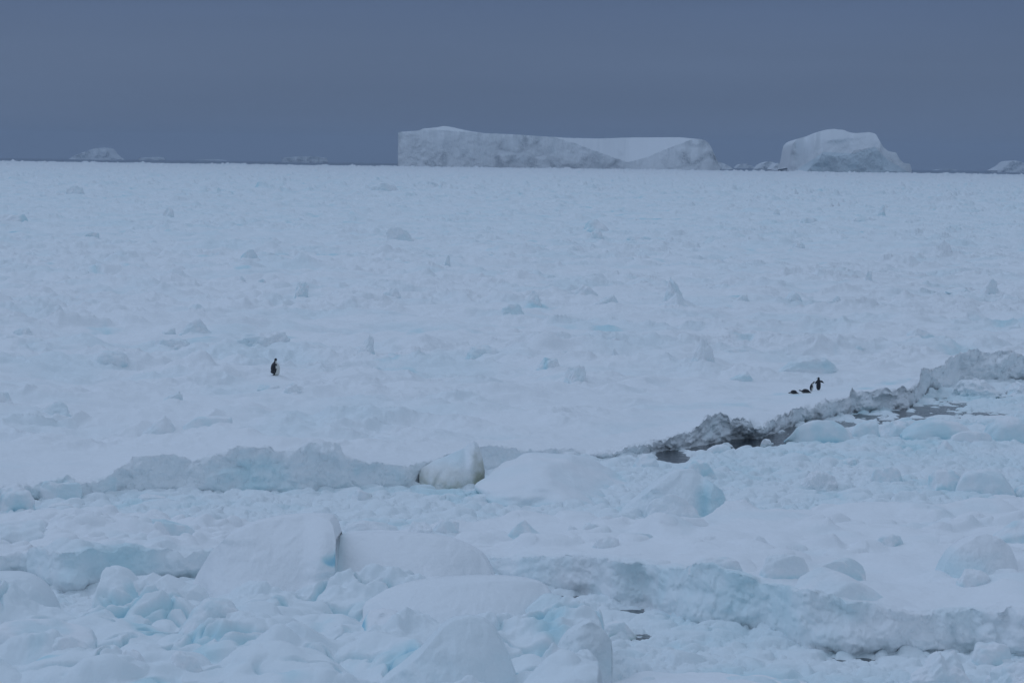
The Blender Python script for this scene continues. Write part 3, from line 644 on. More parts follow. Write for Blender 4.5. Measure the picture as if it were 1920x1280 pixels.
# ------------------------------------------------------------------ large blocks in the channel and foreground
def berg_mesh(name, label, top, Y0, leanf, depth, nx=500, nz=90, noise=1., seed=0, icef=None, mat=None, zb=-3., n_s=1., cat='iceberg', group='icebergs on the horizon', ybase=None, stf=None, ns1=.34, ns2=.05, endb=.5, icen=.25, bl_=None, br_=None, fct=0.):
    """solid from its skyline: a front face that leans back by leanf (metres back per metre up), a top running back, a rear wall and closed ends"""
    px = np.linspace(top[0][0], top[-1][0], nx); tp = np.interp(px, [p_[0] for p_ in top], [p_[1] for p_ in top])
    k_ = max(3, nx // 60) | 1; tp = np.convolve(np.pad(tp, k_ // 2, 'edge'), np.ones(k_) / k_, 'valid')
    tp = tp + fbm2(px / 9 * n_s, px * 0 + seed, 3, 301) * .9 * n_s
    v = np.linspace(0, 1, nz)[:, None]; PX = np.broadcast_to(px, (nz, nx))
    ytop = np.zeros(nx); u = np.linspace(-1, 1, nx); wd_ = (px[-1] - px[0]) * Y0 / F
    plan = np.where(u < 0, (bl_ or 0), (br_ or 0)) * wd_ * np.abs(u) ** 2.4     # the front curves away at both ends
    for it in range(4):
        q = np.array([atY(px[i_], tp[i_], Y0 + ytop[i_]) for i_ in range(nx)]); Zt = np.maximum(q[:, 1], zb + .05)
        Z = zb + v * (Zt - zb)
        if ybase is None: PY = tp[None, :] + (Zt[None, :] - Z) * F / Y0
        else: PY = tp[None, :] + (1 - v) * (ybase - tp[None, :])
        ln = leanf(PX, PY); y = plan[None, :] + np.cumsum(ln * np.diff(Z, axis=0, prepend=Z[:1]), 0)
        ytop = y[-1] * .7 + ytop * .3 if it < 3 else ytop
    sz = max(Zt.max() - zb, .3)
    tq = np.array([atY(px[i_], tp[i_], 1.)[0] for i_ in range(nx)])
    Xg = tq[None, :] * (Y0 + y)
    p3 = np.stack([Xg, y * .4, Z], -1); wsz = sz * .4
    dy = (fbm3(p3 / wsz + seed, 5, 311 + seed, .55) * ns1 + fbm3(p3 * np.array([1, 1, .4]) / (wsz * .3), 3, 317 + seed, .5) * ns2) * sz * noise / (1 + np.abs(ln) * 1.2)
    bulge = (np.abs(u) ** 7) * sz * endb
    Yg = Y0 + y + dy + bulge; Xc = tq * (Y0 + y[-1])
    if fct: Yg = Yg - (slabs(Xg / (sz * .55) + fbm2(Xg / 1.2, Z / 1.2, 2, 5) * .35, Z / (sz * .42), 343 + seed, .1) * .22 + slabs(Xg / (sz * .22), Z / (sz * .2), 347 + seed, .35) * .05) * sz * fct
    yk = Yg[-1]; ym = Y0 + y.max() + depth
    rows = [(yk + (ym - yk) * k_, Zt - (.04 * sz) * k_) for k_ in (.15, .4, .7, 1.)]
    rows.append((rows[-1][0] + sz * .2, zb + (Zt - zb) * .5)); rows.append((rows[-1][0] + sz * .05, 0 * Zt + zb))
    Xa = np.vstack([Xg] + [Xc] * len(rows)); Ya = np.vstack([Yg] + [r_[0] for r_ in rows]); Za = np.vstack([Z] + [r_[1] for r_ in rows])
    nr = len(Xa); V = np.stack([Xa, Ya, Za], -1).reshape(-1, 3); Vn = len(V); cpt = []; caps = []
    for side, cidx in ((0, 0), (1, nx - 1)):
        col_ = np.arange(nr) * nx + cidx; cpt.append(V[col_].mean(0)); a_, b_ = col_[:-1], col_[1:]; c_ = np.full(nr - 1, Vn + side)
        caps.append(np.stack([a_, b_, c_] if side else [b_, a_, c_], 1))
    V = np.concatenate([V, np.array(cpt)])
    g4 = grid_faces(nr, nx); tris = np.concatenate([g4[:, [0, 1, 2]], g4[:, [0, 2, 3]]] + caps)
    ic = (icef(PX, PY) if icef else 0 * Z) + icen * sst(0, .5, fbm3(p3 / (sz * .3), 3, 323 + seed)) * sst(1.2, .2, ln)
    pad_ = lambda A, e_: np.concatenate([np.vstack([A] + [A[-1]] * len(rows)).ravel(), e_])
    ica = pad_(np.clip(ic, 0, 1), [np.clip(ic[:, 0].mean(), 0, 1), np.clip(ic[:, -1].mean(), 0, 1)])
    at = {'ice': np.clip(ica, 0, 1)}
    if stf: at['stain'] = pad_(np.clip(stf(PX, PY) * (.75 + .9 * fbm3(p3 / .4, 4, 77)), 0, 1), [0, 0])
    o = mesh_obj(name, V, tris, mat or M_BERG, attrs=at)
    return tag(o, label, cat, group)
iceberg = berg_mesh
def ipx(x, *pts): return np.interp(x, [p_[0] for p_ in pts], [p_[1] for p_ in pts])
def solid(name, label, top, ybase, zbase, lean, cat='snow mound', depth=1., noise=.35, ice=0., **k):
    xm = (top[0][0] + top[-1][0]) / 2; Y0 = P(xm, ybase, zbase)[1]; w_ = top[-1][0] - top[0][0]
    lf = lean if callable(lean) else (lambda x, y: np.full(x.shape, float(lean)) * (1 + 1.2 * sst(.55, 1., (ybase - y) / (ybase - min(p_[1] for p_ in top)))))
    k.setdefault('n_s', .8); k.setdefault('endb', .05); k.setdefault('bl_', .42); k.setdefault('br_', .42); k.setdefault('ns1', .42); k.setdefault('fct', .7); k.setdefault('mat', M_ICE)
    i0 = k.pop('icef', None); icf_ = lambda x, y: ice + (i0(x, y) if i0 else 0)
    return berg_mesh(name, label, top, Y0, lf, depth, nx=int(w_ * 1.0), nz=90, noise=noise, zb=zbase - .5, cat=cat, group='large ice blocks afloat and piled in the foreground', ybase=ybase, icef=icf_, **k)
bd = []
def B(nm, lb, bx, cat='ice block', **k):
    k.setdefault('drift', False); k.setdefault('group', 'large ice blocks afloat and piled in the foreground')
    bd.append(nm); return block(nm, lb, bx, cat, seed=100 + len(bd), **k)
B('ice_floe', 'low humped snow covered floe in the channel right of the yellow stained chunk', (878,862,1215,952), 'ice floe', zb=0, p=3, dep=1.9, amp=.07, rough=.35, ice=.1, low=.45,
  prof=[(-1,.7),(-.7,.85),(-.3,1),(.2,.95),(.6,.7),(1,.35)], lam=.4)
solid('ice_block', 'yellow stained horn shaped ice chunk with dark greenish foot against the floe edge', [(786,890),(790,877),(810,867),(837,857),(853,848),(870,840),(877,832),(887,828),(895,835),(903,857),(908,885)], 921, 0,
      lambda x, y: .15 + 1.3 * sst(900, 862, y + .25 * (x - 850)) * sst(892, 870, x) + .5 * sst(880, 840, y), 'ice block', mat=M_STAIN, noise=.5, icef=lambda x, y: .30 * sst(880, 850, y) * sst(885, 860, x),
      stf=lambda x, y: .55 * sst(878, 894, x) * sst(832, 850, y) + .75 * sst(852, 905, y))
solid('ice_block', 'big saddle shaped ice boulder with a dark teal cave at its lower left', [(1163,962),(1185,944),(1200,935),(1235,905),(1255,890),(1270,882),(1300,879),(1315,890),(1335,905),(1355,920),(1361,935),(1363,965)], 985, 0,
      lambda x, y: .75 + .9 * sst(930, 885, y) - .35 * sst(1305, 1345, x) + .30 * np.exp(-((x - 1318) / 12) ** 2) * sst(900, 930, y), 'ice block', noise=.6, ice=.12,
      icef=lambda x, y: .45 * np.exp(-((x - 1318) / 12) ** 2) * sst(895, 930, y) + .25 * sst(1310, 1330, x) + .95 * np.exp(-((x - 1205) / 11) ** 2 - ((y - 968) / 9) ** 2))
solid('snow_dome', 'biggest smooth white snow dome in foreground, cyan crack down its right side', [(352,1120),(362,1094),(370,1075),(395,1035),(425,1005),(475,982),(525,970),(570,964),(600,968),(618,976),(626,992),(629,1020)], 1150, .75,
      lambda x, y: 1.0 + .5 * sst(400, 370, x) + 1.3 * sst(1040, 975, y) - .3 * sst(595, 622, x + .25 * (y - 1000)), noise=.34, depth=1.5, br_=.10, bl_=.5, icef=lambda x, y: .95 * sst(614, 624, x + 14 * np.sin(y / 9.)) * sst(1020, 1045, y) * sst(1100, 1070, y))
solid('snow_dome', 'broad smooth snow slope joined to the right side of the biggest dome', [(585,1012),(640,1003),(700,1004),(760,1003),(820,1008),(850,1015),(880,1027),(903,1040),(915,1058),(922,1075),(929,1095)], 1150, .75,
      lambda x, y: 1.5 + 1.2 * sst(1060, 1015, y) - .2 * sst(900, 922, x), noise=.4, depth=1.5, bl_=.1, icef=lambda x, y: .30 * sst(660, 625, x) + .5 * np.exp(-((x - 622) / 8) ** 2 - ((y - 1050) / 22) ** 2))
solid('snow_mound', 'smooth rounded snow mound at the left picture edge beside the hollow floe wall', [(-140,1095),(-40,1084),(20,1082),(45,1088),(65,1102),(82,1122),(92,1142),(98,1165)], 1168, .8, .9, noise=.35, ice=.12)
solid('snow_mound', 'long smooth flat topped snow mound in front of the broad slope', [(680,1140),(720,1118),(760,1106),(810,1098),(870,1093),(930,1089),(975,1088),(1008,1091),(1026,1101),(1036,1118),(1044,1140)], 1215, 1.0, 1.4, noise=.35, ice=.04)
solid('snow_cone', 'big smooth cone of snow at the bottom edge of the picture', [(690,1300),(745,1262),(785,1232),(815,1195),(832,1174),(850,1162),(880,1156),(905,1160),(925,1176),(940,1205),(955,1240),(968,1275),(978,1310)], 1335, .9, .8, noise=.3, ice=.16)
solid('ice_block', 'pale cyan rounded block between the cone and the long flat topped mound', [(968,1165),(977,1153),(987,1140),(1003,1130),(1023,1117),(1035,1117),(1050,1122),(1073,1138),(1095,1152),(1112,1165)], 1212, .9, .8, 'ice block', noise=.4, ice=.28)
solid('ice_block', 'tall rounded block with ragged right side at right end of the piled blocks', [(1040,1235),(1052,1205),(1065,1188),(1087,1173),(1107,1162),(1123,1173),(1137,1187),(1148,1203),(1149,1235)], 1335, .5,
      lambda x, y: .55 + .6 * sst(1210, 1170, y), 'ice block', noise=.6, ice=.14)
solid('ice_block', 'chunk with a bright blue left facet half buried in snow', [(673,1195),(677,1178),(682,1162),(690,1151),(715,1147),(740,1153),(755,1165),(768,1185),(780,1208)], 1222, 1.1, .75, 'ice block', noise=.2,
      icef=lambda x, y: .95 * np.clip(sst(692, 682, x) * sst(1145, 1165, y) + sst(1188, 1203, y) * sst(748, 725, x), 0, 1))
solid('ice_block', 'sharp spiked heap of snowy rubble between the left mound and the biggest dome', [(176,1130),(192,1104),(205,1085),(212,1077),(220,1084),(244,1091),(262,1090),(275,1083),(289,1094),(302,1087),(320,1096),(336,1106),(348,1108),(362,1104),(376,1112),(386,1130),(392,1150)], 1152, 1.0, .9, 'ice block', noise=1.1, ice=.1, n_s=1.6)
solid('ice_block', 'big rounded boulder with hollow blue front on the floe near right picture edge', [(1758,1090),(1772,1058),(1785,1038),(1810,1018),(1835,1003),(1850,1000),(1875,1008),(1895,1025),(1906,1050),(1914,1092)], 1102, 1.15,
      lambda x, y: .7 + .8 * sst(1040, 1008, y) - .1 * sst(1885, 1900, x), 'ice block', noise=.45, icef=lambda x, y: .38 * sst(1890, 1800, x) * sst(1020, 1060, y))

B('ice_block', 'low pale blue ice hump just behind the low humped floe', (1033,846,1100,872), zb=.1, p=2.6, ice=.35)
B('ice_block', 'small peaked snow covered block beside the left end of the open water', (1185,850,1240,880), zb=.1, planes=3, taper=.3)
B('ice_block', 'rounded smooth knob leaning on the front of the big saddle shaped boulder', (1210,926,1320,982), zb=.1, p=2.3, dep=.7, ice=.1)
B('ice_slab', 'flat snow covered slab below the big saddle shaped boulder', (1205,968,1372,1018), 'ice slab', zb=.8, p=3.2, dep=.7, amp=.1, ice=.05)
B('ice_block', 'long smooth cyan ice block by the open water below the small penguins', (1468,786,1605,832), zb=0, p=2.8, dep=.5, ice=.45, low=.35, amp=.07, rough=.25, prof=[(-1,.5),(-.65,1),(.3,.95),(1,.75)])
B('ice_block', 'squared cyan ice block leaning on the right end of the long smooth one', (1590,783,1662,826), zb=0, p=3.2, planes=2, dep=.7, ice=.35, skew=.15, low=.4, prof=[(-1,.6),(.5,1),(1,.9)])
B('ice_block', 'broad domed cyan ice block in the middle of the row beside the grey brash', (1690,784,1842,832), zb=0, p=2.6, dep=.55, ice=.5, low=.45, amp=.07, rough=.25, prof=[(-1,.6),(-.6,.95),(0,1),(.5,.9),(1,.5)])
B('ice_block', 'pale ice lump between the squared block and the broad domed cyan block', (1655,788,1720,822), zb=.05, p=2.5, ice=.3)
B('ice_block', 'low oval ice block with bright cyan foot before the broad domed block', (1783,807,1868,840), zb=0, p=2.7, dep=.6, ice=.28, low=.7, amp=.05, rough=.2)
B('ice_block', 'wide pale cyan ice block at the right picture edge behind the low oval block', (1845,780,1990,834), zb=0, p=2.6, ice=.4, dep=.6, planes=2)
B('ice_block', 'low block behind the row of cyan blocks at the right picture edge', (1832,778,1930,800), zb=.1, p=2.6, ice=.3, dep=.6)
B('ice_block', 'snow capped heap of ice lumps floating under the steep grey rim', (1785,708,1895,745), zb=.1, p=2.4, planes=3, amp=.2, rough=1., ice=.08, lam=.35, prof=[(-1,.5),(-.7,.95),(.2,1),(1,.35)])
B('ice_block', 'small snow capped lump at the right picture edge near the steep grey rim', (1888,716,1960,742), zb=.1, p=2.4, planes=3, amp=.2, rough=1., lam=.35)
B('ice_block', 'large smooth barrel shaped ice boulder with a cyan foot near the right picture edge', (1793,880,1912,941), zb=0, p=2.8, dep=.7, ice=.25, low=.6, amp=.05, rough=.2, prof=[(-1,.7),(-.7,.95),(0,1),(.5,.95),(1,.55)])
B('ice_block', 'cyan boulder tucked behind the left side of the barrel shaped boulder', (1735,878,1815,932), zb=0, p=2.6, ice=.55, dep=.7, amp=.1)
B('ice_block', 'cyan boulder cut off by the right picture edge beside the barrel shaped boulder', (1903,905,1980,940), zb=0, p=2.5, ice=.45)
B('ice_block', 'small flat lump lying in front of the barrel shaped boulder', (1855,927,1915,948), zb=.1, p=2.5, ice=.1)
B('ice_block', 'squat cyan tinted block standing in the brash left of the barrel shaped boulder', (1633,873,1698,916), zb=0, p=3, planes=2, ice=.45, taper=.15)
B('ice_block', 'pointed snowy chunk in the brash above the squat cyan tinted block', (1748,826,1792,852), zb=.1, taper=.4, planes=3, skew=.25)
B('ice_block', 'low rounded lump in the brash in the middle of the channel', (1578,858,1618,875), zb=.1, ice=.35)
B('ice_block', 'ragged upright snowy chunk in the brash left of the squat cyan block', (1500,882,1580,925), zb=.0, planes=4, amp=.2, rough=1., taper=.2, lam=.35, ice=.05)
B('ice_block', 'small snow cap at the tip of the open water', (1425,822,1448,835), zb=.05, ice=.1)
B('ice_block', 'flat topped chunk at the near side of the open water', (1325,832,1375,852), zb=.1, planes=2, ice=.3)
B('ice_block', 'cyan hollow block behind the big saddle shaped boulder', (1280,862,1345,905), zb=.1, planes=2, ice=.55)
B('ice_block', 'pale yellowish lump in the brash left of the yellow stained chunk', (655,918,698,944), zb=.1, planes=2, mat=M_STAIN, stain=.35)
B('ice_block', 'wide low block with cyan underside, in brash right of the big snow dome', (640,974,752,1010), zb=.5, p=3, dep=.5, ice=.1, low=.85)
B('ice_block', 'tilted pointed wedge with a cyan top on the snow in front of the channel', (945,975,1027,1012), zb=1.0, planes=3, taper=.3, ice=.35)
B('ice_block', 'upright conical block on the floe left of the round boulder', (1050,985,1095,1017), zb=1.0, taper=.5, planes=2, ice=.05)
B('ice_block', 'round grey sided boulder right of the upright conical block', (1088,980,1142,1018), zb=1.0, p=2.6, planes=3, ice=.2)
B('ice_slab', 'flat curled snow slab below the round grey sided boulder', (1105,1004,1162,1032), 'ice slab', zb=1.1, p=3, ice=.1)
B('ice_block', 'hollow block with cyan base left of the flat slab under the saddle boulder', (1150,998,1235,1026), zb=1.0, planes=3, ice=.45, dep=.5)
B('ice_block', 'square snow block behind the big dome, left of the tilted wedge', (765,978,812,1008), zb=.9, p=3.4, planes=2, ice=.05)
B('ice_block', 'pointed snow fin next to the square snow block behind the big dome', (808,972,862,1006), zb=.9, planes=2, skew=.4, taper=.2)
B('snow_mound', 'low snow mound wedged between the broad slope and the long flat topped mound', (770,1080,860,1120), 'snow mound', zb=1.6, p=2.5, skew=.25, ice=.1)
B('ice_block', 'folded lumpy block between the big cone and the tall rounded block', (985,1205,1075,1320), zb=.8, p=2.5, planes=2, ice=.25, amp=.16)
B('snow_mound', 'broad blue-white mound in the lower left, upper one of three stacked', (-60,1163,175,1235), 'snow mound', zb=1.0, p=2.6, ice=.3, dep=.7)
B('snow_mound', 'rounded blue footed mound, left of two side by side in the lower left', (82,1192,165,1250), 'snow mound', zb=1.0, p=2.7, ice=.12, low=.6)
B('snow_mound', 'rounded mound near the bottom edge right of the blue footed mound', (182,1217,275,1300), 'snow mound', zb=.8, p=2.5, ice=.12, low=.3)
B('snow_mound', 'small smooth mound with blue tinted front near bottom edge below biggest dome', (295,1220,382,1290), 'snow mound', zb=.9, p=2.5, ice=.2, low=.7)
B('snow_mound', 'wide smooth mound below the biggest dome with a blue shadow line at its foot', (330,1120,480,1192), 'snow mound', zb=1.2, p=2.3, ice=.3, taper=.2)
B('ice_block', 'low lump tucked against the front of the big rounded boulder', (1795,1066,1860,1100), zb=1.3, p=2.5, ice=.08)
B('ice_block', 'dark grey wedge of ice at the right picture edge above the big rounded boulder', (1850,970,1990,1020), zb=1.2, p=2.8, planes=3, ice=.35, dep=.6, prof=[(-1,.2),(-.2,.8),(.3,1),(1,1)])
B('ice_slab', 'left of three low snow capped slabs on the rim of the long floe', (1290,1043,1395,1076), 'ice slab', zb=1.6, p=2.8, dep=.5, ice=.2, low=.35)
B('ice_slab', 'middle of three low snow capped slabs on the rim, with a cyan underside', (1425,1038,1523,1092), 'ice slab', zb=1.5, p=2.8, dep=.6, ice=.1, low=.8)
B('ice_slab', 'greyish right one of three low snow capped slabs on the long floe rim', (1523,1045,1628,1086), 'ice slab', zb=1.5, p=3, dep=.5, ice=.25, planes=2)
B('ice_slab', 'long tilted slab overhanging the cyan part of the wall of the long floe', (1487,1070,1672,1134), 'ice slab', zb=1.25, p=3.4, dep=.7, ice=.15, low=.3, amp=.06, prof=[(-1,1),(-.4,.95),(.1,.7),(.5,.45),(1,.15)])
B('snow_cone', 'small grey snow cone on the long floe above the three slabs', (1398,1004,1450,1034), 'snow mound', zb=1.2, taper=.5, p=2.4, ice=.05)
B('ice_slab', 'smooth low slab with a rounded right end behind the small grey snow cone', (1425,972,1520,996), 'ice slab', zb=.9, p=2.8, dep=.5, ice=.1)
B('snow_mound', 'gentle rounded hump left of the smooth low slab on the long floe', (1400,955,1475,982), 'snow mound', zb=.8, p=2.3, ice=.2)
B('ice_block', 'small cyan tinted lump cluster right of the smooth low slab', (1645,1000,1700,1028), zb=1.2, planes=3, ice=.35)
B('ice_block', 'grey rounded chunk at the waterline under the right end of the long wall', (1825,1206,1905,1248), zb=.1, p=2.6, planes=3, ice=.25)
B('ice_block', 'heap of white rubble with small spike below right part of the long wall', (1690,1218,1850,1300), zb=.1, planes=4, p=2.4, amp=.18, rough=.9, lam=.4, ice=.12, prof=[(-1,.35),(-.3,.8),(-.05,1.1),(.1,.85),(.5,1),(1,.4)])
B('ice_block', 'small white rubble heap at the bottom right corner', (1845,1240,1990,1310), zb=.1, planes=3, amp=.18, rough=.8, lam=.4)
B('ice_spire', 'tiny white ice spike standing by the dark water under the long wall', (1061,1112,1078,1127), 'ice spire', zb=.25, taper=.65)
B('ice_block', 'flat snowy slab with a brown stained lip right of the tall rounded block', (1130,1163,1200,1192), zb=.15, p=3, planes=2, mat=M_STAIN, stain=.45)
B('ice_block', 'hollowed ice hump in the rubble at the left, above the hollow floe wall', (200,972,370,1022), zb=.6, p=2.5, planes=2, ice=.5, dep=.5, amp=.12)
B('ice_block', 'snowy ridge shaped block at the left edge below the broken floe rim', (-40,975,120,1030), zb=.5, p=2.5, planes=3, amp=.15, ice=.15)
B('ice_block', 'jagged cyan chunk at the left picture edge against the floe rim', (-30,905,72,962), zb=0, planes=4, amp=.18, rough=.8, ice=.5)
B('ice_block', 'leaning squared block broken from the floe rim near the left picture edge', (62,900,160,946), zb=0, planes=4, amp=.12, rough=.6, ice=.35)
B('ice_block', 'white snow cushion floating below the leaning squared block', (82,942,140,960), zb=.05, p=2.5, ice=.05)
B('ice_block', 'low white chunk floating beneath the long left part of the rim', (255,925,310,942), zb=.1, planes=3, ice=.15)

# ------------------------------------------------------------------ icebergs
# long table berg: cliff at left, smooth ramp and slanted facet at right
def lean1(x, y):
    cl_ = ipx(x, (745, 240), (1035, 255), (1060, 263), (1095, 275), (1120, 285), (1150, 297), (1175, 305), (1190, 400))
    fac = ipx(x, (1165, 304), (1180, 306), (1215, 296), (1250, 280), (1290, 264), (1310, 256), (1350, 250))
    bd_ = np.where(x < 1172, cl_, fac) + fbm2(x / 12, y / 20, 3, 341) * 1.6 * sst(1200, 1120, x)
    lo_ = .52 + .38 * sst(1165, 1205, x) + .22 * fbm2(x / 15, y / 40, 3, 342)
    ab = sst(-1.2, 1.8, bd_ - y)
    return lo_ * (1 - ab) + 6.5 * ab
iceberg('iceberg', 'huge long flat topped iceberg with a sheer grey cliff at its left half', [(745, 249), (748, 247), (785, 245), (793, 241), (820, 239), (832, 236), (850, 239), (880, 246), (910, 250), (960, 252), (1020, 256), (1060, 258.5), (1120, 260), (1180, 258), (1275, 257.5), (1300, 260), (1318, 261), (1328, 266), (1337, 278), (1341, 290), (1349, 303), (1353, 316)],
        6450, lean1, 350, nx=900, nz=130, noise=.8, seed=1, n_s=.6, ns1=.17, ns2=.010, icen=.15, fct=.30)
def lean2(x, y):
    b1 = ipx(x, (1480, 330), (1514, 320), (1533, 303), (1542, 289), (1569, 293), (1594, 292), (1603, 282), (1630, 276), (1651, 277), (1656, 317), (1720, 330))
    l_ = np.full(x.shape, .85)
    l_ = l_ + .6 * np.sin((x - 1500) / 7.) * sst(1545, 1520, x)
    l_ = l_ + .9 * sst(270, 255, y)
    l_ = l_ - .9 * np.exp(-((y - (262 - (x - 1590) * .12)) / 4.5) ** 2) * sst(1540, 1560, x) * sst(1650, 1610, x)
    low = sst(-1, 1.6, y - b1)
    return l_ * (1 - low) + (.22) * low
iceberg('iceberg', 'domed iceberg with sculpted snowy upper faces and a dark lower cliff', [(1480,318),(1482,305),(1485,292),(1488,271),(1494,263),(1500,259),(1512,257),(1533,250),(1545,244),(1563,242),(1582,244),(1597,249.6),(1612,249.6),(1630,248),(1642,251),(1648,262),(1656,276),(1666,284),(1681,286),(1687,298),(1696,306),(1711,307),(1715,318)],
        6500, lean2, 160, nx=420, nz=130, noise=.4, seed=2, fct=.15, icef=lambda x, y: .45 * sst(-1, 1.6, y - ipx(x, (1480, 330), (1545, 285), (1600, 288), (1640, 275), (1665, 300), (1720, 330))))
le = lambda a_, b_: (lambda x, y: a_ + b_ * fbm2(x / 14, y / 9, 3, 333) * 4)
iceberg('iceberg', 'far faded iceberg with a slanted back at the left end of the horizon', [(128, 298), (140, 291), (155, 286), (178, 278), (196, 277), (201, 284), (208, 292), (216, 299)], 12500, le(.7, .5), 250, nx=160, nz=50, seed=4, mat=M_BERG2)
iceberg('iceberg', 'very low small far iceberg right of the faded slanted one', [(258, 299), (262, 296), (285, 295), (296, 294.5), (299, 300)], 13000, le(.4, .3), 200, nx=60, nz=16, seed=5, mat=M_BERG2, n_s=.4)
iceberg('iceberg', 'far small flat topped iceberg left of the huge table iceberg', [(527, 303), (529, 296), (545, 295), (560, 293.5), (590, 294), (605, 296), (606, 305)], 12000, le(.25, .3), 300, nx=140, nz=30, seed=6, mat=M_BERG2, n_s=.4)
iceberg('iceberg', 'barely visible faded flat iceberg on the left horizon', [(362, 301.5), (372, 299), (400, 298.6), (416, 300.5), (420, 302)], 15200, le(.4, .2), 200, nx=50, nz=12, seed=7, mat=M_BERG2, n_s=.3)
iceberg('iceberg', 'small sloping iceberg right beside the right end of the huge table iceberg', [(1344, 316), (1348, 304), (1356, 306), (1368, 312), (1376, 317)], 9000, le(.8, .3), 160, nx=60, nz=20, seed=8, mat=M_BERG2, n_s=.4)
iceberg('iceberg', 'low faint iceberg between the table iceberg and the domed one', [(1380, 316), (1388, 308), (1400, 307), (1415, 313), (1424, 317)], 12500, le(.5, .3), 160, nx=60, nz=20, seed=9, mat=M_BERG2, n_s=.4)
iceberg('iceberg', 'small greyish humped iceberg left beside the domed one', [(1420, 317), (1426, 309), (1440, 303), (1450, 304), (1460, 312), (1466, 316), (1474, 319)], 9500, le(.4, .3), 160, nx=60, nz=20, seed=10, mat=M_BERG2, n_s=.4)
iceberg('iceberg', 'low white iceberg shelf touching the left foot of the domed one', [(1448, 318), (1453, 311), (1458, 306), (1470, 306), (1484, 307), (1490, 318)], 8000, le(.9, .3), 160, nx=60, nz=20, seed=11, mat=M_BERG2, n_s=.4)
iceberg('iceberg', 'distant pointed iceberg cut off by the right picture edge', [(1872, 320), (1885, 313), (1897, 303), (1903, 301), (1915, 304), (1930, 308), (1960, 323)], 11000, le(.6, .5), 250, nx=120, nz=40, seed=12, mat=M_BERG2)
iceberg('iceberg', 'thin sliver of iceberg low on the right horizon', [(1755, 319.5), (1765, 317.5), (1785, 317), (1795, 319.5)], 15000, le(.4, .3), 160, nx=40, nz=10, seed=13, mat=M_BERG2, n_s=.2)

# ------------------------------------------------------------------ penguins
M_BLK = flat_mat('black_feathers', (.010, .011, .015), .55)
M_WHT = flat_mat('white_feathers', (.62, .62, .58), .7)
M_FOOT = flat_mat('penguin_foot', (.05, .04, .045), .6)
M_PINK = flat_mat('pale_foot', (.30, .22, .20), .6)
M_BEAK = flat_mat('beak', (.02, .012, .012), .4)
M_GREY = flat_mat('slate_feathers', (.035, .04, .055), .6)
def loft(name, rings, mats, pick, parent, n=28, sub=6):
    """rings: (centre xyz, rx, ry, tangent) -> closed tapered body; pick(local angle, k) gives the material slot"""
    C_ = np.array([r_[0] for r_ in rings], float); RX = np.array([r_[1] for r_ in rings]); RY = np.array([r_[2] for r_ in rings])
    k = np.arange(len(rings)); kk = np.linspace(0, len(rings) - 1, (len(rings) - 1) * sub + 1)
    def cs(v):     # catmull-rom
        v = np.asarray(v, float); o = []
        for q in kk:
            i_ = min(int(q), len(v) - 2); f_ = q - i_
            p0, p1, p2, p3 = v[max(i_ - 1, 0)], v[i_], v[i_ + 1], v[min(i_ + 2, len(v) - 1)]
            o.append(.5 * (2 * p1 + (p2 - p0) * f_ + (2 * p0 - 5 * p1 + 4 * p2 - p3) * f_ ** 2 + (3 * p1 - p0 - 3 * p2 + p3) * f_ ** 3))
        return np.array(o)
    C = cs(C_); rx = np.maximum(cs(RX), .001); ry = np.maximum(cs(RY), .001)
    tg = np.gradient(C, axis=0); tg /= np.linalg.norm(tg, axis=1)[:, None]
    side = np.array([0, 1., 0])                      # y axis is the bird's left/right
    V = []; m_ = len(C)
    for i_ in range(m_):
        b_ = side - tg[i_] * side.dot(tg[i_]); b_ /= np.linalg.norm(b_)
        f_ = np.cross(b_, tg[i_])                     # front (belly) direction when the spine points up
        for j_ in range(n):
            an = 2 * math.pi * j_ / n
            V.append(C[i_] + f_ * math.cos(an) * rx[i_] + b_ * math.sin(an) * ry[i_])
    fc = []; ms = []
    for i_ in range(m_ - 1):
        for j_ in range(n):
            j2_ = (j_ + 1) % n; fc.append((i_ * n + j_, i_ * n + j2_, (i_ + 1) * n + j2_, (i_ + 1) * n + j_))
            ms.append(pick(math.cos(2 * math.pi * (j_ + .5) / n), (i_ + .5) / (m_ - 1) * (len(rings) - 1)))
    o = mesh_obj(name, V, fc, mats, parent)
    o.data.polygons.foreach_set('material_index', np.array(ms, np.int32))
    return o
def flipper(parent, root, tip, w0=.05, th=.012, out=(0, 1, 0)):
    root = np.array(root, float); tip = np.array(tip, float); ax = tip - root; L_ = np.linalg.norm(ax); ax /= L_
    o_ = np.array(out, float); o_ -= ax * o_.dot(ax); o_ /= np.linalg.norm(o_); wv = np.cross(ax, o_)
    V = []; n = 10; m_ = 12
    for i_ in range(m_):
        f_ = i_ / (m_ - 1); w_ = w0 * (.75 + .5 * math.sin(math.pi * min(f_ * 1.2 + .1, 1))) * (1 - f_ ** 4 * .95); t_ = th * (1 - .75 * f_)
        c_ = root + ax * L_ * f_ + wv * .015 * math.sin(f_ * 3) + o_ * .02 * math.sin(f_ * 3.1)
        for j_ in range(n):
            an = 2 * math.pi * j_ / n; V.append(c_ + wv * math.cos(an) * w_ + o_ * math.sin(an) * t_)
    fc = [(i_ * n + j_, i_ * n + (j_ + 1) % n, (i_ + 1) * n + (j_ + 1) % n, (i_ + 1) * n + j_) for i_ in range(m_ - 1) for j_ in range(n)]
    return mesh_obj('flipper', V, fc, M_BLK, parent)
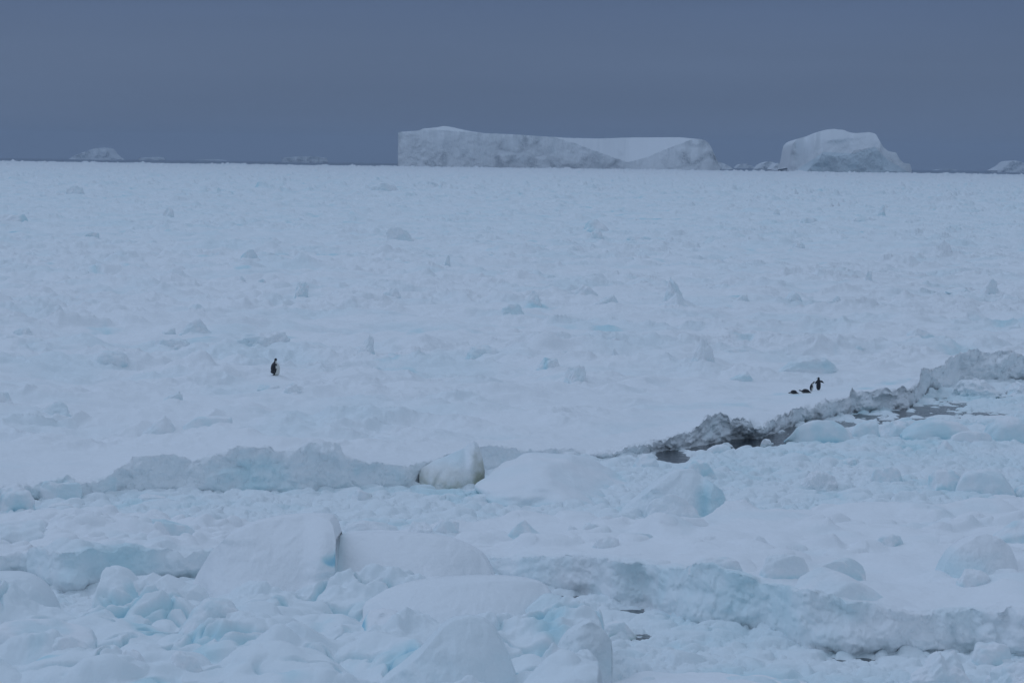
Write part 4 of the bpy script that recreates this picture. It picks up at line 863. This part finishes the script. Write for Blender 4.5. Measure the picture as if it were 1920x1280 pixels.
def foot(parent, x, y, z=0., s=1., yaw=0, mat=None):
    V = []; fc = []
    for q, an in enumerate((-.38, 0, .38)):           # three toes spreading from the heel
        an += yaw; ca, sa = math.cos(an), math.sin(an); b0 = len(V)
        for i_, (l_, w_, h_) in enumerate(((-.02, .012, .022), (.03, .014, .02), (.075, .010, .012), (.095, .003, .004))):
            for (dy, dz_) in ((-1, 0), (1, 0), (.6, 1), (-.6, 1)):
                V.append((x + s * (l_ * ca - dy * w_ * sa), y + s * (l_ * sa + dy * w_ * ca), z + s * dz_ * h_))
        for i_ in range(3):
            for j_ in range(4):
                j2_ = (j_ + 1) % 4; fc.append((b0 + i_ * 4 + j_, b0 + i_ * 4 + j2_, b0 + i_ * 4 + 4 + j2_, b0 + i_ * 4 + 4 + j_))
    return mesh_obj('foot', V, fc, mat or M_FOOT, parent)
def beak(parent, p0, p1, r=.014):
    return loft('beak', [(p0, r, r * .8), (tuple(.5 * (a_ + b_) for a_, b_ in zip(p0, p1)), r * .75, r * .55), (p1, r * .15, r * .15)], [M_BEAK], lambda c, k: 0, parent, n=8, sub=3)
def bird(label, px, py, yaw, s, group=None):
    x, y, z = hit(px, py)
    e_ = bpy.data.objects.new('penguin', None); sc.collection.objects.link(e_)
    zz = float(main_h(x, y, .1, DRIFT)[0])
    e_.location = (x, y, zz - .01); e_.rotation_euler = (0, 0, yaw); e_.scale = (s, s, s); e_.empty_display_size = .1
    return tag(e_, label, 'penguin', group)
R = math.radians
# bird space: +x = the way the belly faces, z up.  Standing body 1 unit tall
def stand(root, headyaw=0., hx=0., arch=0., legs=True, fat=1., neckwhite=True, thr=.22, low=1., head=1., neck=1.):
    up = lambda *a_: a_
    hd = np.array([math.cos(headyaw), math.sin(headyaw)])
    rings = [((-.115 * low, 0, .015), .012 * low, .02 * low), ((-.075 / low, 0, .03), .05 * low * low, .07 * low * low), ((-.02 - arch * .2, 0, .12), .105 * fat * low, .125 * fat * low), ((.005 - arch * .3, 0, .27), .14 * fat, .15 * fat), ((.005 - arch * .2, 0, .45), .145 * fat, .15 * fat),
             ((-.005 + arch * .1, 0, .62), .115 * fat, .125 * fat), ((.0 + arch * .5 + hx * .3, 0, .75), .075 * neck, .085 * neck), ((.01 + arch * .9 + hx * .7, 0, .83), .052 * neck, .056 * neck), ((.018 + arch * 1.2 + hx, 0, .90), .058 * head, .055 * head), ((.022 + arch * 1.4 + hx, 0, .955), .045 * head, .042 * head), ((.022 + arch * 1.45 + hx, 0, .985), .01, .01)]
    def pick(c, k):
        if neckwhite and 6.6 < k < 7.1 and c > -.3: return 1
        if k >= 6.9: return 0
        return 1 if c > thr - (.15 if k > 5 else 0) else 0
    loft('body', rings, [M_BLK, M_WHT], pick, root)
    h = rings[8][0]
    p0 = (h[0] + .045 * hd[0], .045 * hd[1], h[2] + .005); p1 = (h[0] + .10 * hd[0] + .05 * head * hd[0], (.10 + .05 * head) * hd[1], h[2] - .004)
    beak(root, p0, p1, .018 * head)
    for s_ in (-1, 1):
        if legs: foot(root, -.01, s_ * .065, 0, 1, s_ * .15, M_PINK if not neckwhite else M_FOOT)
# tall lone bird: back three quarter, belly to the right
em = bird('tall lone penguin standing upright, black back toward us, white belly to the right', 516, 703.5, R(10), 1.08)
stand(em, headyaw=R(75), fat=1.8, thr=.04, low=1.3, head=1.35, neck=1.35)
flipper(em, (-.02, -.20, .68), (.0, -.285, .12), .09, .018, (0, -1, 0)); flipper(em, (0, .20, .68), (.02, .285, .22), .08, .018, (0, 1, 0))
GP = 'small penguins resting together near the floe edge'
a1 = bird('black backed small penguin standing upright with beak to the left and a flipper spread', 1534.5, 731, R(84), .80, GP)
stand(a1, headyaw=R(86), fat=1.12, neckwhite=False, head=1.55, neck=1.45)
flipper(a1, (0, .10, .68), (-.03, .25, .45), .06, .016, (-1, 0, 0)); flipper(a1, (0, -.11, .70), (-.04, -.42, .54), .06, .018, (1, 0, .1))
a2 = bird('small penguin stooping to the right with a curved dark back and white belly', 1522, 733, R(2), .60, GP)
stand(a2, headyaw=0, arch=.13, hx=.02, fat=1.25, neckwhite=False, head=1.25, thr=.0, neck=1.3)
flipper(a2, (.0, -.13, .66), (.06, -.19, .32), .05, .014, (0, -1, 0)); flipper(a2, (.0, .13, .66), (.03, .18, .32), .05, .014, (0, 1, 0))
# lying birds: bird space +x = head direction, z up
def prone(root, hz=.12, tailup=.0, fat=1., turn=0.):
    rings = [((-.52, 0, .06 + tailup), .008, .03), ((-.44, 0, .075 + tailup * .6), .03, .05), ((-.34, 0, .10), .075, .09), ((-.18, 0, .13), .125 * fat, .15 * fat), ((.02, 0, .145), .145 * fat, .165 * fat), ((.18, 0, .14), .125 * fat, .14 * fat),
             ((.30, turn * .2, .135 + hz * .25), .08, .09), ((.385, turn * .6, .13 + hz * .6), .055, .058), ((.46, turn, .13 + hz), .056, .052), ((.51, turn * 1.2, .13 + hz), .04, .038), ((.535, turn * 1.3, .13 + hz), .01, .01)]
    loft('body', rings, [M_BLK, M_WHT], lambda c, k: 1 if (c > .45 and k < 7.6) else 0, root)
    beak(root, (.50, turn * 1.2, .128 + hz), (.60, turn * 1.35, .118 + hz))
a3 = bird('small penguin lying on its belly beside the stooping one, head to the left', 1510, 736.5, R(176), .72, GP)
prone(a3, hz=.09, fat=1.45)
flipper(a3, (.12, .14, .14), (.16, .30, .015), .05, .014, (0, 0, 1)); flipper(a3, (.12, -.14, .14), (.0, -.33, .03), .05, .014, (0, 0, 1))
foot(a3, -.40, .05, 0, 1, R(180)); foot(a3, -.40, -.05, 0, 1, R(180))
a4 = bird('small penguin lying flat at left end of the group, tail to the right', 1488, 738, R(197), .62, GP)
prone(a4, hz=-.01, fat=1.6, turn=.0)
flipper(a4, (.10, .15, .14), (.17, .32, .01), .05, .014, (0, 0, 1)); flipper(a4, (.10, -.15, .14), (.02, -.33, .02), .05, .014, (0, 0, 1))
foot(a4, -.46, .06, .02, 1.5, R(180)); foot(a4, -.46, -.06, .02, 1.5, R(180))

# ------------------------------------------------------------------ haze
hv = np.array([(x_, y_, z_) for z_ in (-1.2, 150.) for y_ in (-16500, 16500) for x_ in (-16500, 16500)], float)
hfc = [(0, 2, 3, 1), (4, 5, 7, 6), (0, 1, 5, 4), (2, 6, 7, 3), (0, 4, 6, 2), (1, 3, 7, 5)]
mh = bpy.data.materials.new('haze_air'); mh.use_nodes = True; n_ = mh.node_tree.nodes; n_.remove(n_['Principled BSDF'])
pv = n_.new('ShaderNodeVolumePrincipled'); pv.inputs['Color'].default_value = (.56, .70, .90, 1); pv.inputs['Density'].default_value = 7.2e-5
pv.inputs['Anisotropy'].default_value = 0
mh.node_tree.links.new(pv.outputs[0], n_['Material Output'].inputs['Volume'])
tag(mesh_obj('haze', hv, hfc, mh, smooth=False), kind='stuff', label='thin cold haze over the ice and the sea', cat='haze')
